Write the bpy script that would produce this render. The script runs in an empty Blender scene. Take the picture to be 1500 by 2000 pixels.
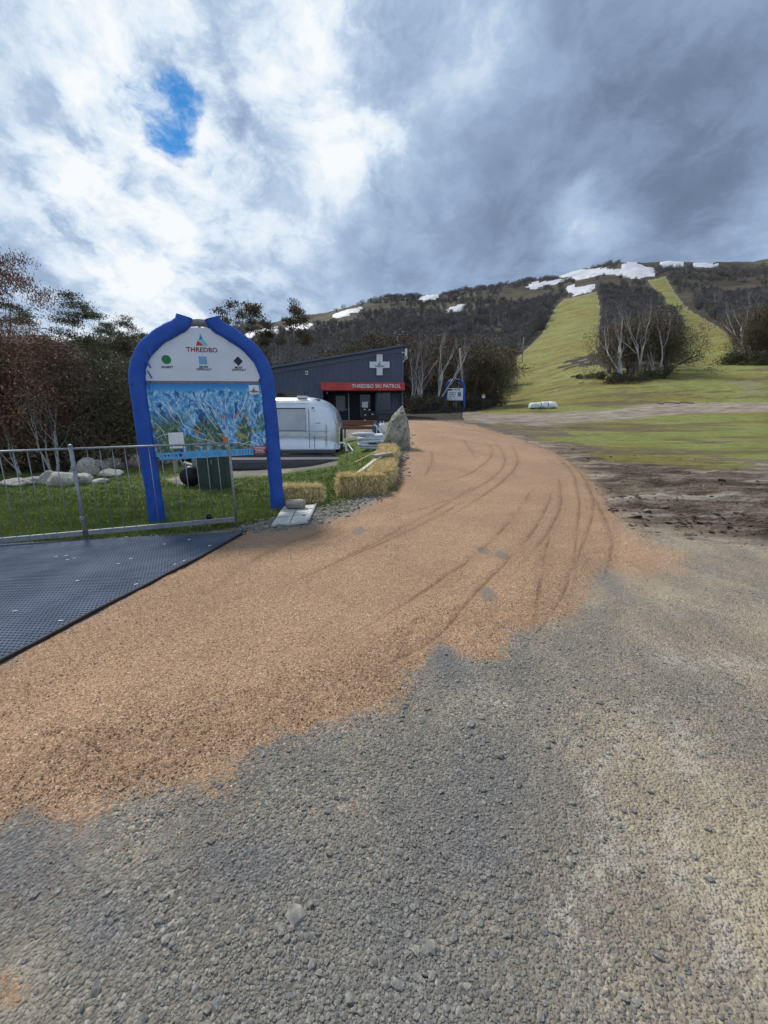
import bpy, bmesh, math, random
import numpy as np
from mathutils import Vector, Matrix, Euler, noise as mnoise

# ------------------------------------------------------------------ camera, sky, sun, exposure
scene = bpy.context.scene
FPX, PITCH, CAMZ = 830.0, math.radians(12.24), 1.55
CP, SP = math.cos(PITCH), math.sin(PITCH)
cam_data = bpy.data.cameras.new('camera')
cam = bpy.data.objects.new('camera', cam_data)
scene.collection.objects.link(cam)
cam.location = (0, 0, CAMZ)
cam.rotation_euler = (math.pi / 2 - PITCH, 0, 0)
cam_data.sensor_fit = 'VERTICAL'
cam_data.sensor_height = 36.0
cam_data.lens = 36.0 * FPX / 2000.0
cam_data.clip_start = 0.05
cam_data.clip_end = 8000
scene.camera = cam

scene.view_settings.view_transform = 'Standard'
scene.view_settings.look = 'None'
scene.view_settings.gamma = 1
scene.view_settings.exposure = 0.5
scene.view_settings.use_curve_mapping = False
scene.cycles.use_denoising = True
scene.cycles.use_adaptive_sampling = True
scene.cycles.adaptive_threshold = 0.02
scene.cycles.max_bounces = 4
scene.cycles.diffuse_bounces = 2
scene.cycles.glossy_bounces = 2
scene.cycles.transparent_max_bounces = 6

SUN_AZ, SUN_EL = math.radians(-38), math.radians(52)      # azimuth measured from +Y towards +X
sun_vec = Vector((math.sin(SUN_AZ) * math.cos(SUN_EL), math.cos(SUN_AZ) * math.cos(SUN_EL), math.sin(SUN_EL)))
sd = bpy.data.lights.new('sun', 'SUN')
sd.energy = 2.6
sd.angle = math.radians(10)
sd.color = (1.0, 0.95, 0.87)
sun = bpy.data.objects.new('sun', sd)
scene.collection.objects.link(sun)
sun.rotation_euler = (-sun_vec).to_track_quat('-Z', 'Y').to_euler()


def pix_dir(u, v):
    a, b = (u - 750) / FPX, (v - 1000) / FPX
    return Vector((a, CP - b * SP, -SP - b * CP)).normalized()


class NT:
    """small node-tree helper"""
    def __init__(s, tree):
        s.t = tree

    def n(s, typ, **kw):
        nd = s.t.nodes.new(typ)
        for k, v in kw.items():
            if k.startswith('i_'):
                nd.inputs[k[2:].replace('_', ' ')].default_value = v
            else:
                setattr(nd, k, v)
        return nd

    def l(s, a, b):
        s.t.links.new(a, b)

    def put(s, sock, val):
        if isinstance(val, bpy.types.NodeSocket):
            s.l(val, sock)
        else:
            sock.default_value = val

    def m(s, op, a, b=None, c=None, clamp=False):
        nd = s.t.nodes.new('ShaderNodeMath'); nd.operation = op; nd.use_clamp = clamp
        for i, x in enumerate((a, b, c)):
            if x is not None:
                s.put(nd.inputs[i], x)
        return nd.outputs[0]

    def vm(s, op, a, b=None):
        nd = s.t.nodes.new('ShaderNodeVectorMath'); nd.operation = op
        s.put(nd.inputs[0], a)
        if b is not None:
            s.put(nd.inputs[1], b)
        return nd.outputs['Value'] if op in ('DOT_PRODUCT', 'LENGTH') else nd.outputs[0]

    def mix(s, f, a, b, typ='MIX'):
        nd = s.t.nodes.new('ShaderNodeMix'); nd.data_type = 'RGBA'; nd.blend_type = typ
        nd.clamp_factor = True
        s.put(nd.inputs[0], f)
        s.put(nd.inputs[6], a if isinstance(a, bpy.types.NodeSocket) or len(a) == 4 else (*a, 1))
        s.put(nd.inputs[7], b if isinstance(b, bpy.types.NodeSocket) or len(b) == 4 else (*b, 1))
        return nd.outputs[2]

    def ramp(s, f, stops, interp='LINEAR'):
        nd = s.t.nodes.new('ShaderNodeValToRGB')
        cr = nd.color_ramp; cr.interpolation = interp
        while len(cr.elements) < len(stops):
            cr.elements.new(0.5)
        for e, (p, c) in zip(cr.elements, stops):
            e.position = p
            e.color = (*c, 1) if len(c) == 3 else c
        s.put(nd.inputs[0], f)
        return nd.outputs[0]

    def smooth(s, x, lo, hi):
        nd = s.t.nodes.new('ShaderNodeMapRange'); nd.interpolation_type = 'SMOOTHSTEP'
        s.put(nd.inputs[0], x)
        nd.inputs[1].default_value = lo; nd.inputs[2].default_value = hi
        return nd.outputs[0]

    def noise(s, vec, scale, detail=4, rough=0.55, dist=0.0, col=False):
        nd = s.t.nodes.new('ShaderNodeTexNoise')
        if vec is not None:
            s.l(vec, nd.inputs['Vector'])
        nd.inputs['Scale'].default_value = scale
        nd.inputs['Detail'].default_value = detail
        nd.inputs['Roughness'].default_value = rough
        nd.inputs['Distortion'].default_value = dist
        return nd.outputs['Color' if col else 'Fac']

    def voro(s, vec, scale, feature='F1', out='Distance', rnd=1.0):
        nd = s.t.nodes.new('ShaderNodeTexVoronoi'); nd.feature = feature
        if vec is not None:
            s.l(vec, nd.inputs['Vector'])
        nd.inputs['Scale'].default_value = scale
        nd.inputs['Randomness'].default_value = rnd
        return nd.outputs[out]

    def mapping(s, vec, scale=(1, 1, 1), rot=(0, 0, 0), loc=(0, 0, 0)):
        nd = s.t.nodes.new('ShaderNodeMapping')
        s.l(vec, nd.inputs['Vector'])
        nd.inputs['Scale'].default_value = scale
        nd.inputs['Rotation'].default_value = rot
        nd.inputs['Location'].default_value = loc
        return nd.outputs[0]


def build_world():
    w = bpy.data.worlds.new('World'); scene.world = w; w.use_nodes = True
    t = w.node_tree; t.nodes.clear(); N = NT(t)
    out = N.n('ShaderNodeOutputWorld'); bg = N.n('ShaderNodeBackground')
    bg.inputs['Strength'].default_value = 0.1
    sky = N.n('ShaderNodeTexSky', sky_type='NISHITA', sun_disc=False)
    sky.sun_elevation = SUN_EL
    sky.sun_rotation = SUN_AZ
    sky.altitude = 1400; sky.air_density = 1.0; sky.dust_density = 0.3
    d = N.n('ShaderNodeTexCoord').outputs['Generated']
    sep = N.n('ShaderNodeSeparateXYZ'); N.l(d, sep.inputs[0])
    z = N.m('ADD', N.m('MAXIMUM', sep.outputs[2], 0.0), 0.42)
    cmb = N.n('ShaderNodeCombineXYZ')
    N.l(N.m('DIVIDE', sep.outputs[0], z), cmb.inputs[0])
    N.l(N.m('DIVIDE', sep.outputs[1], z), cmb.inputs[1])
    p = cmb.outputs[0]
    # warp the cloud sheet so that edges curl
    wv = N.vm('SUBTRACT', N.noise(p, 3.0, 5, 0.6, 0, True), (0.5, 0.5, 0.5))
    pw = N.vm('ADD', p, N.vm('SCALE', wv))
    pw.node.inputs[1].links[0].from_node.inputs['Scale'].default_value = 0.16
    dw = N.vm('ADD', d, N.vm('SCALE', wv))
    dw.node.inputs[1].links[0].from_node.inputs['Scale'].default_value = 0.17
    dw = N.vm('NORMALIZE', dw)

    def lobe(u, v, k, w_):
        dot = N.vm('DOT_PRODUCT', dw, tuple(pix_dir(u, v)))
        return N.m('MULTIPLY', N.m('EXPONENT', N.m('MULTIPLY', N.m('SUBTRACT', dot, 1.0), k)), w_)
    val = None
    for L in ((280, 50, 45, .13), (610, 30, 90, .22), (205, 350, 60, .12), (300, 540, 70, .15), (690, 275, 220, .17),
              (480, 340, 100, .06), (1150, 445, 260, .22), (940, 90, 200, .17), (440, 180, 120, .08), (1480, 500, 90, .12), (760, 290, 260, .10),
              (1380, 260, 9, -.22), (860, 480, 40, -.08), (60, 330, 40, -.04), (60, 80, 60, -.06), (190, 230, 140, .06),
              (780, 140, 150, -.10), (1280, 400, 60, -.10), (570, 240, 200, -.12), (420, 420, 220, -.09), (480, 60, 300, -.10)):
        x = lobe(*L)
        val = x if val is None else N.m('ADD', val, x)
    n1 = N.noise(N.mapping(pw, (1.5, .85, 1), (0, 0, .7)), 3.0, 5, 0.55, 0.0)
    n3 = N.noise(pw, 6.5, 6, 0.66, 0.1)
    nn = N.m('ADD', N.m('MULTIPLY', N.m('SUBTRACT', n1, .5), 1.15), N.m('MULTIPLY', N.m('SUBTRACT', N.smooth(n3, .32, .68), .5), .28))
    # brighter thin cloud breaks up more than the dark bank
    gain = N.m('ADD', .34, N.m('MULTIPLY', N.m('MAXIMUM', N.m('ADD', val, .08), 0.0), 3.0), clamp=False)
    tot = N.m('ADD', N.m('ADD', .61, val), N.m('MULTIPLY', nn, gain))
    cloud = N.ramp(tot, [(0.12, (.105, .142, .215)), (0.32, (.18, .24, .355)), (0.48, (.32, .42, .59)), (0.60, (.47, .59, .76)),
                         (0.74, (.76, .86, .95)), (0.9, (.98, 1.0, 1.0))])
    cl10 = N.mix(1.0, cloud, (6.7, 6.8, 7.0, 1), 'MULTIPLY')
    cl10.node.clamp_result = False
    h = N.m('ADD', N.m('ADD', lobe(374, 205, 2000, .75), lobe(345, 285, 1700, .9)), N.m('ADD', lobe(275, 175, 2600, .4), lobe(355, 240, 700, .2)))
    hole = N.m('ADD', h, N.m('MULTIPLY', N.m('ADD', N.m('SUBTRACT', n3, .5), N.m('MULTIPLY', N.m('SUBTRACT', n1, .5), .4)), -3.4))
    hole = N.m('MULTIPLY', N.smooth(hole, .15, 1.15), N.smooth(h, .12, .6))
    blue = N.mix(1.0, sky.outputs[0], (.20, .62, .90, 1), 'MULTIPLY')
    N.l(N.mix(hole, cl10, blue), bg.inputs['Color'])
    N.l(bg.outputs[0], out.inputs[0])
    w.cycles.sampling_method = 'MANUAL'
    w.cycles.sample_map_resolution = 512


build_world()

# ------------------------------------------------------------------ small tools
RNG = np.random.default_rng(7)
random.seed(7)
col = scene.collection


def nvec(v):
    return Vector((mnoise.noise(v), mnoise.noise(v + Vector((31.4, 7.7, 2.2))), mnoise.noise(v + Vector((-11.9, 23.1, 5.3)))))


def smooth01(x, a, b):
    t = np.clip((x - a) / (b - a), 0, 1)
    return t * t * (3 - 2 * t)


def vnoise(x, y, seed=0):
    xi = np.floor(x).astype(np.int64); yi = np.floor(y).astype(np.int64)
    fx = x - xi; fy = y - yi
    fx = fx * fx * (3 - 2 * fx); fy = fy * fy * (3 - 2 * fy)

    def h(a, b):
        n = (a * 374761393 + b * 668265263 + seed * 1274126177) & 0xffffffff
        n = ((n ^ (n >> 13)) * 1274126177) & 0xffffffff
        return ((n ^ (n >> 16)) & 0xffff) / 65535.0
    return (h(xi, yi) * (1 - fx) + h(xi + 1, yi) * fx) * (1 - fy) + (h(xi, yi + 1) * (1 - fx) + h(xi + 1, yi + 1) * fx) * fy


def fbm(x, y, seed=0, octv=4):
    s = 0; a = .5; t = 0
    for i in range(octv):
        s = s + a * vnoise(x * 2 ** i + 17.3 * i, y * 2 ** i - 9.1 * i, seed + i); t += a; a *= .5
    return s / t - .5


def np_mesh(name, V, F, attrs=None, smooth=True, normals=None, uvtint=None):
    V = np.asarray(V, np.float32); F = np.asarray(F, np.int32)
    k = F.shape[1]
    me = bpy.data.meshes.new(name)
    me.vertices.add(len(V)); me.vertices.foreach_set('co', V.ravel())
    me.loops.add(F.size); me.loops.foreach_set('vertex_index', F.ravel())
    me.polygons.add(len(F))
    me.polygons.foreach_set('loop_start', np.arange(0, F.size, k, dtype=np.int32))
    me.polygons.foreach_set('use_smooth', np.full(len(F), smooth, dtype=bool))
    for an, av in (attrs or {}).items():
        av = np.asarray(av, np.float32)
        if av.ndim == 2:
            a = me.attributes.new(an, 'FLOAT_COLOR', 'POINT'); a.data.foreach_set('color', av.ravel())
        else:
            a = me.attributes.new(an, 'FLOAT', 'POINT'); a.data.foreach_set('value', av)
    me.update(); me.validate()
    if normals is not None:
        me.normals_split_custom_set_from_vertices(np.asarray(normals, np.float32))
    return me


class MB:
    """collects faces into one mesh"""
    def __init__(s):
        s.v = []; s.f = []

    def raw(s, vs, fs):
        o = len(s.v)
        s.v.extend([tuple(p) for p in vs]); s.f.extend([tuple(i + o for i in f) for f in fs])
        return s

    def box(s, c, size, rot=None):
        M = rot if rot is not None else Matrix.Identity(3)
        c = Vector(c); hx, hy, hz = (q / 2 for q in size)
        vs = [c + M @ Vector((x, y, z)) for z in (-hz, hz) for x, y in ((-hx, -hy), (hx, -hy), (hx, hy), (-hx, hy))]
        return s.raw(vs, [(3, 2, 1, 0), (4, 5, 6, 7), (0, 1, 5, 4), (1, 2, 6, 5), (2, 3, 7, 6), (3, 0, 4, 7)])

    def beam(s, a, b, w, h, up=(0, 0, 1)):
        a = Vector(a); b = Vector(b); d = b - a; L = d.length; d.normalize()
        side = d.cross(Vector(up))
        if side.length < 1e-4:
            side = d.cross(Vector((1, 0, 0)))
        side.normalize(); u2 = side.cross(d)
        M = Matrix((d, side, u2)).transposed()
        return s.box((a + b) / 2, (L, w, h), M)

    def prism(s, poly, d0, d1, plane='xz'):
        """poly: 2-D outline; extruded along the third axis from d0 to d1"""
        f = {'xz': lambda p, d: (p[0], d, p[1]), 'xy': lambda p, d: (p[0], p[1], d), 'yz': lambda p, d: (d, p[0], p[1])}[plane]
        n = len(poly)
        vs = [f(p, d0) for p in poly] + [f(p, d1) for p in poly]
        return s.raw(vs, [tuple(range(n)), tuple(range(2 * n - 1, n - 1, -1))] + [(i, i + n, (i + 1) % n + n, (i + 1) % n) for i in range(n)])

    def tube(s, pts, rad, n=8, cap=True, squash=1.0):
        pts = [Vector(p) for p in pts]
        rad = [rad] * len(pts) if isinstance(rad, (int, float)) else list(rad)
        o = len(s.v); ref = None
        for i, p in enumerate(pts):
            t = (pts[min(i + 1, len(pts) - 1)] - pts[max(i - 1, 0)])
            t = t.normalized() if t.length > 1e-9 else Vector((0, 0, 1))
            if ref is None:
                ref = t.orthogonal().normalized()
            ref = (ref - t * ref.dot(t))
            ref = ref.normalized() if ref.length > 1e-6 else t.orthogonal().normalized()
            b = t.cross(ref)
            for k in range(n):
                a = 2 * math.pi * k / n
                s.v.append(tuple(p + ref * (math.cos(a) * rad[i]) + b * (math.sin(a) * rad[i] * squash)))
        for i in range(len(pts) - 1):
            for k in range(n):
                k2 = (k + 1) % n
                s.f.append((o + i * n + k, o + i * n + k2, o + (i + 1) * n + k2, o + (i + 1) * n + k))
        if cap:
            s.f.append(tuple(o + k for k in range(n - 1, -1, -1)))
            s.f.append(tuple(o + (len(pts) - 1) * n + k for k in range(n)))
        return s

    def lathe(s, prof, n=16, c=(0, 0, 0)):
        o = len(s.v)
        for r, z in prof:
            for k in range(n):
                a = 2 * math.pi * k / n
                s.v.append((c[0] + r * math.cos(a), c[1] + r * math.sin(a), c[2] + z))
        for i in range(len(prof) - 1):
            for k in range(n):
                k2 = (k + 1) % n
                s.f.append((o + i * n + k, o + i * n + k2, o + (i + 1) * n + k2, o + (i + 1) * n + k))
        s.f.append(tuple(o + k for k in range(n - 1, -1, -1)))
        s.f.append(tuple(o + (len(prof) - 1) * n + k for k in range(n)))
        return s

    def xf(s, M):
        s.v = [tuple(M @ Vector(p)) for p in s.v]
        return s

    def mesh(s, name, smooth=False):
        me = bpy.data.meshes.new(name)
        me.from_pydata(s.v, [], s.f); me.update()
        if smooth:
            me.polygons.foreach_set('use_smooth', [True] * len(me.polygons))
        return me

    def build(s, name, mat, parent=None, smooth=False, bevel=0, seg=2, loc=None, rot=None):
        o = obj(name, s.mesh(name, smooth), mat, parent)
        if bevel:
            bm = bmesh.new(); bm.from_mesh(o.data)
            bmesh.ops.remove_doubles(bm, verts=bm.verts, dist=1e-6)
            bmesh.ops.bevel(bm, geom=[e for e in bm.edges], offset=bevel, segments=seg, affect='EDGES', profile=.6)
            bm.to_mesh(o.data); bm.free()
        if loc is not None:
            o.location = loc
        if rot is not None:
            o.rotation_euler = rot
        return o


def obj(name, me, mat=None, parent=None):
    o = bpy.data.objects.new(name, me); col.objects.link(o)
    if mat is not None and not me.materials:
        me.materials.append(mat)
    if parent is not None:
        o.parent = parent
    return o


def tag(o, label=None, cat=None, group=None, kind=None):
    for k, v in (('label', label), ('category', cat), ('group', group), ('kind', kind)):
        if v:
            o[k] = v
    return o


def thing(name, label, cat, loc=(0, 0, 0), rotz=0, group=None):
    o = bpy.data.objects.new(name, None); col.objects.link(o)
    o.empty_display_size = .2
    o.location = loc; o.rotation_euler = (0, 0, rotz)
    return tag(o, label, cat, group)


def copy_tree(o, parent=None):
    c = o.copy(); col.objects.link(c); c.parent = parent
    for ch in list(o.children):
        copy_tree(ch, c)
    return c


def text_mesh(body, size, bold=0.0, extrude=0.0, align='CENTER', sx=1.0, spacing=1.0):
    cu = bpy.data.curves.new('text', 'FONT')
    cu.body = body; cu.size = size; cu.align_x = align; cu.align_y = 'CENTER'
    cu.offset = bold; cu.extrude = extrude; cu.resolution_u = 3
    cu.space_character = spacing
    o = bpy.data.objects.new('text', cu); col.objects.link(o)
    bpy.context.view_layer.update()
    me = bpy.data.meshes.new_from_object(o.evaluated_get(bpy.context.evaluated_depsgraph_get()))
    bpy.data.objects.remove(o); bpy.data.curves.remove(cu)
    me.materials.clear()
    # stand the text up: x right, z up, facing -y
    me.transform(Matrix.Rotation(math.pi / 2, 4, 'X') @ Matrix.Diagonal((sx, 1, 1, 1)))
    return me


# ------------------------------------------------------------------ materials
def pmat(name, c1, c2=None, scale=6, rough=.7, bump=0.0, bscale=None, metal=0.0, detail=3, spec=.4, coords='Object', stretch=(1, 1, 1),
         bdist=.01, tint=None, coat=0.0):
    m = bpy.data.materials.new(name); m.use_nodes = True
    t = m.node_tree; N = NT(t)
    b = t.nodes['Principled BSDF']
    b.inputs['Roughness'].default_value = rough
    b.inputs['Metallic'].default_value = metal
    b.inputs['Specular IOR Level'].default_value = spec
    b.inputs['Coat Weight'].default_value = coat
    vec = N.mapping(N.n('ShaderNodeTexCoord').outputs[coords], stretch)
    if c2 is None:
        c2 = tuple(min(1, c * 1.18) for c in c1)
    nz = N.smooth(N.noise(vec, scale, detail, .6), .3, .7)
    c = N.mix(nz, c1, c2)
    if tint:
        a = N.n('ShaderNodeAttribute', attribute_name='tint')
        if tint == 'INSTANCER':
            a.attribute_type = 'INSTANCER'
        c = N.mix(1.0, c, N.ramp(a.outputs['Fac'], [(0, (.62, .62, .62)), (.5, (1, 1, 1)), (1, (1.4, 1.38, 1.32))]), 'MULTIPLY')
    N.l(c, b.inputs['Base Color'])
    r = N.m('ADD', rough, N.m('MULTIPLY', N.m('SUBTRACT', N.noise(vec, scale * 2.3, 3), .5), .22), clamp=True)
    N.l(r, b.inputs['Roughness'])
    if bump:
        bn = N.n('ShaderNodeBump'); bn.inputs['Strength'].default_value = bump; bn.inputs['Distance'].default_value = bdist
        N.l(N.noise(vec, bscale or scale * 4, 4, .65), bn.inputs['Height'])
        N.l(bn.outputs[0], b.inputs['Normal'])
    return m


M = {}
M['blue_pad'] = pmat('blue_vinyl', (.008, .065, .36), (.012, .085, .43), 5, .42, .5, 7, spec=.4, bdist=.02)
M['steel'] = pmat('galvanised_steel', (.22, .24, .26), (.32, .34, .36), 22, .5, .1, 60, metal=.5)
M['grey_pipe'] = pmat('grey_painted_pipe', (.16, .17, .19), (.22, .23, .25), 12, .5, .1, 40)
M['white_panel'] = pmat('white_sign_face', (.62, .67, .76), (.67, .72, .80), 3, .45, .02, 60)
M['black_print'] = pmat('black_print', (.012, .012, .016), (.02, .02, .026), 8, .5)
M['navy_print'] = pmat('navy_print', (.012, .016, .045), (.018, .022, .06), 8, .5)
M['red_print'] = pmat('red_print', (.42, .03, .025), (.50, .045, .03), 6, .5)
M['darkred_print'] = pmat('dark_red_print', (.16, .012, .012), (.22, .02, .018), 6, .5)
M['green_print'] = pmat('green_print', (.012, .17, .06), (.015, .2, .07), 6, .5)
M['sky_print'] = pmat('light_blue_print', (.10, .38, .72), (.13, .43, .76), 6, .5)
M['teal_print'] = pmat('teal_print', (.10, .50, .62), (.30, .66, .70), 4, .5)
M['deepblue_print'] = pmat('mid_blue_print', (.02, .22, .52), (.03, .28, .58), 5, .5)
M['white_print'] = pmat('white_print', (.74, .77, .80), (.8, .82, .84), 10, .5)
M['ochre_print'] = pmat('ochre_print', (.34, .30, .10), (.42, .36, .14), 6, .5)
M['orange_print'] = pmat('orange_print', (.62, .16, .04), (.68, .2, .05), 6, .5)
M['corrugated'] = pmat('slate_blue_steel_cladding', (.078, .100, .158), (.092, .116, .178), 1.2, .42, .04, 8, spec=.45)
M['flashing'] = pmat('slate_blue_flashing', (.088, .112, .172), (.100, .126, .190), 2, .4, .03, 8)
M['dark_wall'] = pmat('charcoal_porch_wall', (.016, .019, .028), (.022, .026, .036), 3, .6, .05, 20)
M['red_awning'] = pmat('faded_red_fascia', (.40, .020, .022), (.55, .075, .075), 1.3, .45, .04, 10)
M['glass'] = pmat('dark_window_glass', (.012, .015, .02), (.018, .022, .03), 2, .06, 0, spec=.8)
M['frame_grey'] = pmat('grey_window_frame', (.09, .10, .12), (.12, .13, .15), 6, .5)
M['pale_frame'] = pmat('pale_aluminium_frame', (.42, .44, .47), (.5, .52, .55), 6, .4)
M['white_plastic'] = pmat('white_plastic', (.68, .70, .72), (.75, .76, .78), 6, .4)
M['black_plastic'] = pmat('black_plastic', (.010, .010, .012), (.018, .018, .02), 8, .5, .05, 30)
M['black_rubber'] = pmat('black_rubber', (.012, .013, .016), (.022, .023, .027), 10, .7, .1, 40)
M['concrete'] = pmat('weathered_concrete', (.25, .24, .22), (.38, .37, .34), 5, .9, .3, 26)
M['bench_wood'] = pmat('stained_bench_timber', (.13, .052, .026), (.20, .085, .045), 6, .55, .2, 30, stretch=(.4, 6, 6))
M['dark_timber'] = pmat('dark_deck_timber', (.048, .050, .060), (.085, .087, .100), 3, .62, .3, 26, stretch=(.4, 5, 5))
M['grey_timber'] = pmat('weathered_grey_timber', (.20, .18, .15), (.36, .33, .28), 5, .85, .5, 24, stretch=(.4, 7, 7))
M['pale_timber'] = pmat('pale_pine_timber', (.48, .43, .33), (.62, .57, .46), 5, .8, .25, 22, stretch=(.4, 7, 7))
M['orange_timber'] = pmat('raw_orange_timber', (.44, .28, .13), (.55, .37, .19), 5, .8, .25, 22, stretch=(.4, 7, 7))
M['green_box'] = pmat('dark_green_cabinet', (.026, .048, .042), (.035, .060, .052), 2, .5, .05, 14)
M['cyl_white'] = pmat('white_painted_cylinder', (.62, .66, .68), (.72, .75, .76), 4, .35)
M['hose'] = pmat('pale_ribbed_hose', (.50, .54, .62), (.62, .66, .72), 5, .5)
M['blue_tarp'] = pmat('blue_tarpaulin', (.012, .07, .28), (.018, .10, .36), 8, .5, .4, 12)
M['yellow'] = pmat('yellow_stake_paint', (.42, .30, .04), (.5, .36, .06), 6, .6)
M['wrap'] = pmat('white_plastic_wrap', (.66, .72, .80), (.84, .87, .90), 3, .3, .6, 9, bdist=.05)
M['bark_pale'] = pmat('pale_gum_bark', (.36, .345, .32), (.58, .56, .53), 3.5, .8, .4, 14, stretch=(1, 1, .25))
M['bark_grey'] = pmat('grey_dead_wood', (.17, .165, .165), (.30, .29, .285), 3, .85, .4, 14, stretch=(1, 1, .25))
M['bark_dark'] = pmat('dark_brown_bark', (.065, .052, .043), (.17, .14, .12), 3, .85, .4, 14, stretch=(1, 1, .25))
M['leaf_brown'] = pmat('reddish_brown_foliage', (.112, .082, .062), (.20, .152, .116), 1.2, .6, tint=True, spec=.08)
M['leaf_red'] = pmat('dull_red_brown_foliage', (0.162, 0.078, 0.057), (0.270, 0.146, 0.103), 1.2, .6, tint=True, spec=.08)
M['leaf_olive'] = pmat('dark_olive_foliage', (0.074, 0.074, 0.041), (0.150, 0.142, 0.079), 1.2, .6, tint=True, spec=.08)
M['leaf_bronze'] = pmat('bronze_gum_foliage', (.088, .072, .044), (.165, .134, .082), 1.2, .6, tint=True, spec=.08)
M['leaf_shrub'] = pmat('dark_heath_foliage', (0.045, 0.044, 0.03), (0.1, 0.094, 0.064), 2, .7, tint=True, spec=.08)
M['straw'] = pmat('yellow_straw', (.56, .43, .19), (.80, .66, .36), 7, .8, .3, 40, tint=True)
M['straw_core'] = pmat('packed_straw', (.22, .15, .065), (.42, .30, .14), 14, .9, .9, 60, stretch=(1, 1, 3), bdist=.02)
M['snow'] = pmat('old_snow', (.46, .465, .50), (.54, .54, .57), .05, .6, .3, .3, bdist=.4)


def rock_material(name, c1, c2, dark, lich):
    m = bpy.data.materials.new(name); m.use_nodes = True
    t = m.node_tree; N = NT(t); b = t.nodes['Principled BSDF']
    v = N.n('ShaderNodeTexCoord').outputs['Object']
    c = N.mix(N.smooth(N.noise(v, 3.2, 6, .65), .35, .65), c1, c2)
    c = N.mix(N.smooth(N.noise(v, 5.5, 8, .75), .53, .62), c, dark)
    c = N.mix(N.smooth(N.noise(N.mapping(v, loc=(4, 2, 9)), 9, 6, .7), .57, .64), c, lich)
    N.l(c, b.inputs['Base Color'])
    b.inputs['Roughness'].default_value = .9
    bn = N.n('ShaderNodeBump'); bn.inputs['Strength'].default_value = .8; bn.inputs['Distance'].default_value = .03
    N.l(N.noise(v, 11, 8, .7), bn.inputs['Height']); N.l(bn.outputs[0], b.inputs['Normal'])
    return m


M['rock'] = rock_material('lichened_granite', (.22, .205, .165), (.40, .375, .315), (.060, .055, .044), (.50, .48, .42))
M['pale_rock'] = rock_material('pale_granite', (.34, .31, .265), (.50, .46, .40), (.16, .145, .12), (.54, .51, .46))


def metal_shell_mat():
    m = bpy.data.materials.new('polished_aluminium'); m.use_nodes = True
    t = m.node_tree; N = NT(t); b = t.nodes['Principled BSDF']
    v = N.n('ShaderNodeTexCoord').outputs['Object']
    N.l(N.mix(N.noise(v, 2.5, 5, .6), (.48, .51, .55), (.66, .69, .72)), b.inputs['Base Color'])
    b.inputs['Metallic'].default_value = .95
    N.l(N.m('ADD', .16, N.m('MULTIPLY', N.noise(v, 4, 6, .65), .30)), b.inputs['Roughness'])
    bn = N.n('ShaderNodeBump'); bn.inputs['Strength'].default_value = .35; bn.inputs['Distance'].default_value = .04
    N.l(N.noise(v, 2.4, 4, .5), bn.inputs['Height']); N.l(bn.outputs[0], b.inputs['Normal'])
    return m


M['aluminium'] = metal_shell_mat()


def map_mat():
    """printed piste map: blue ranges, pale ridges, dark green valleys"""
    m = bpy.data.materials.new('piste_map_print'); m.use_nodes = True
    t = m.node_tree; N = NT(t); b = t.nodes['Principled BSDF']
    v = N.n('ShaderNodeTexCoord').outputs['Object']
    sep = N.n('ShaderNodeSeparateXYZ'); N.l(v, sep.inputs[0])
    x, z = sep.outputs[0], sep.outputs[2]            # x -.95..0.95, z .99..2.1
    cmb = N.n('ShaderNodeCombineXYZ')
    N.l(N.m('ABSOLUTE', N.m('ADD', x, .12)), cmb.inputs[0]); N.l(z, cmb.inputs[1])
    q = cmb.outputs[0]
    qd = N.vm('ADD', q, N.vm('SCALE', N.vm('SUBTRACT', N.noise(v, 3.2, 4, .6, 0, True), (.5, .5, .5))))
    qd.node.inputs[1].links[0].from_node.inputs['Scale'].default_value = .22
    r1 = N.noise(N.mapping(qd, (5.5, 2.6, 1), (0, 0, .62)), 1.6, 6, .66, .3)
    r2 = N.noise(N.mapping(qd, (11, 5.5, 1), (0, 0, .9)), 2.2, 5, .66, .5)
    ridge = N.m('SUBTRACT', 1.0, N.m('MULTIPLY', N.m('ABSOLUTE', N.m('SUBTRACT', r1, .5)), 5.0), clamp=True)
    f = N.m('ADD', N.m('MULTIPLY', ridge, .18), N.m('ADD', N.m('MULTIPLY', r1, .35), N.m('MULTIPLY', r2, .50)))
    c = N.ramp(f, [(.38, (.006, .04, .13)), (.46, (.02, .13, .36)), (.53, (.05, .28, .60)), (.59, (.18, .46, .72)), (.66, (.60, .76, .85))])
    green = N.ramp(r2, [(.38, (.02, .07, .06)), (.52, (.08, .16, .09)), (.62, (.32, .36, .18))])
    gm = N.m('MULTIPLY', N.smooth(N.noise(v, 2.6, 3, .5), .46, .54), N.smooth(z, 1.78, 1.45))
    c = N.mix(gm, c, green)
    # range skyline
    sk = N.m('ADD', z, N.m('MULTIPLY', N.noise(N.mapping(v, (1, 1, 0)), 5, 5, .6), -.22))
    skc = N.ramp(N.smooth(z, 1.95, 2.1), [(0, (.10, .42, .78)), (1, (.02, .22, .58))])
    c = N.mix(N.smooth(sk, 1.875, 1.905), c, skc)
    N.l(c, b.inputs['Base Color'])
    b.inputs['Roughness'].default_value = .4
    return m


M['map'] = map_mat()


def window_reflect():
    return M['glass']

# ------------------------------------------------------------------ terrain height
def zv(Y, v):
    b = (v - 1000) / FPX
    return CAMZ + Y * (-SP - b * CP) / (CP - b * SP)


def knots(near, far):
    """near: (distance, height) pairs; far: (distance, picture row where that ground shows) pairs"""
    return [(0.0, 0.0)] + near + [(Y, zv(Y, v)) for Y, v in far]


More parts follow.
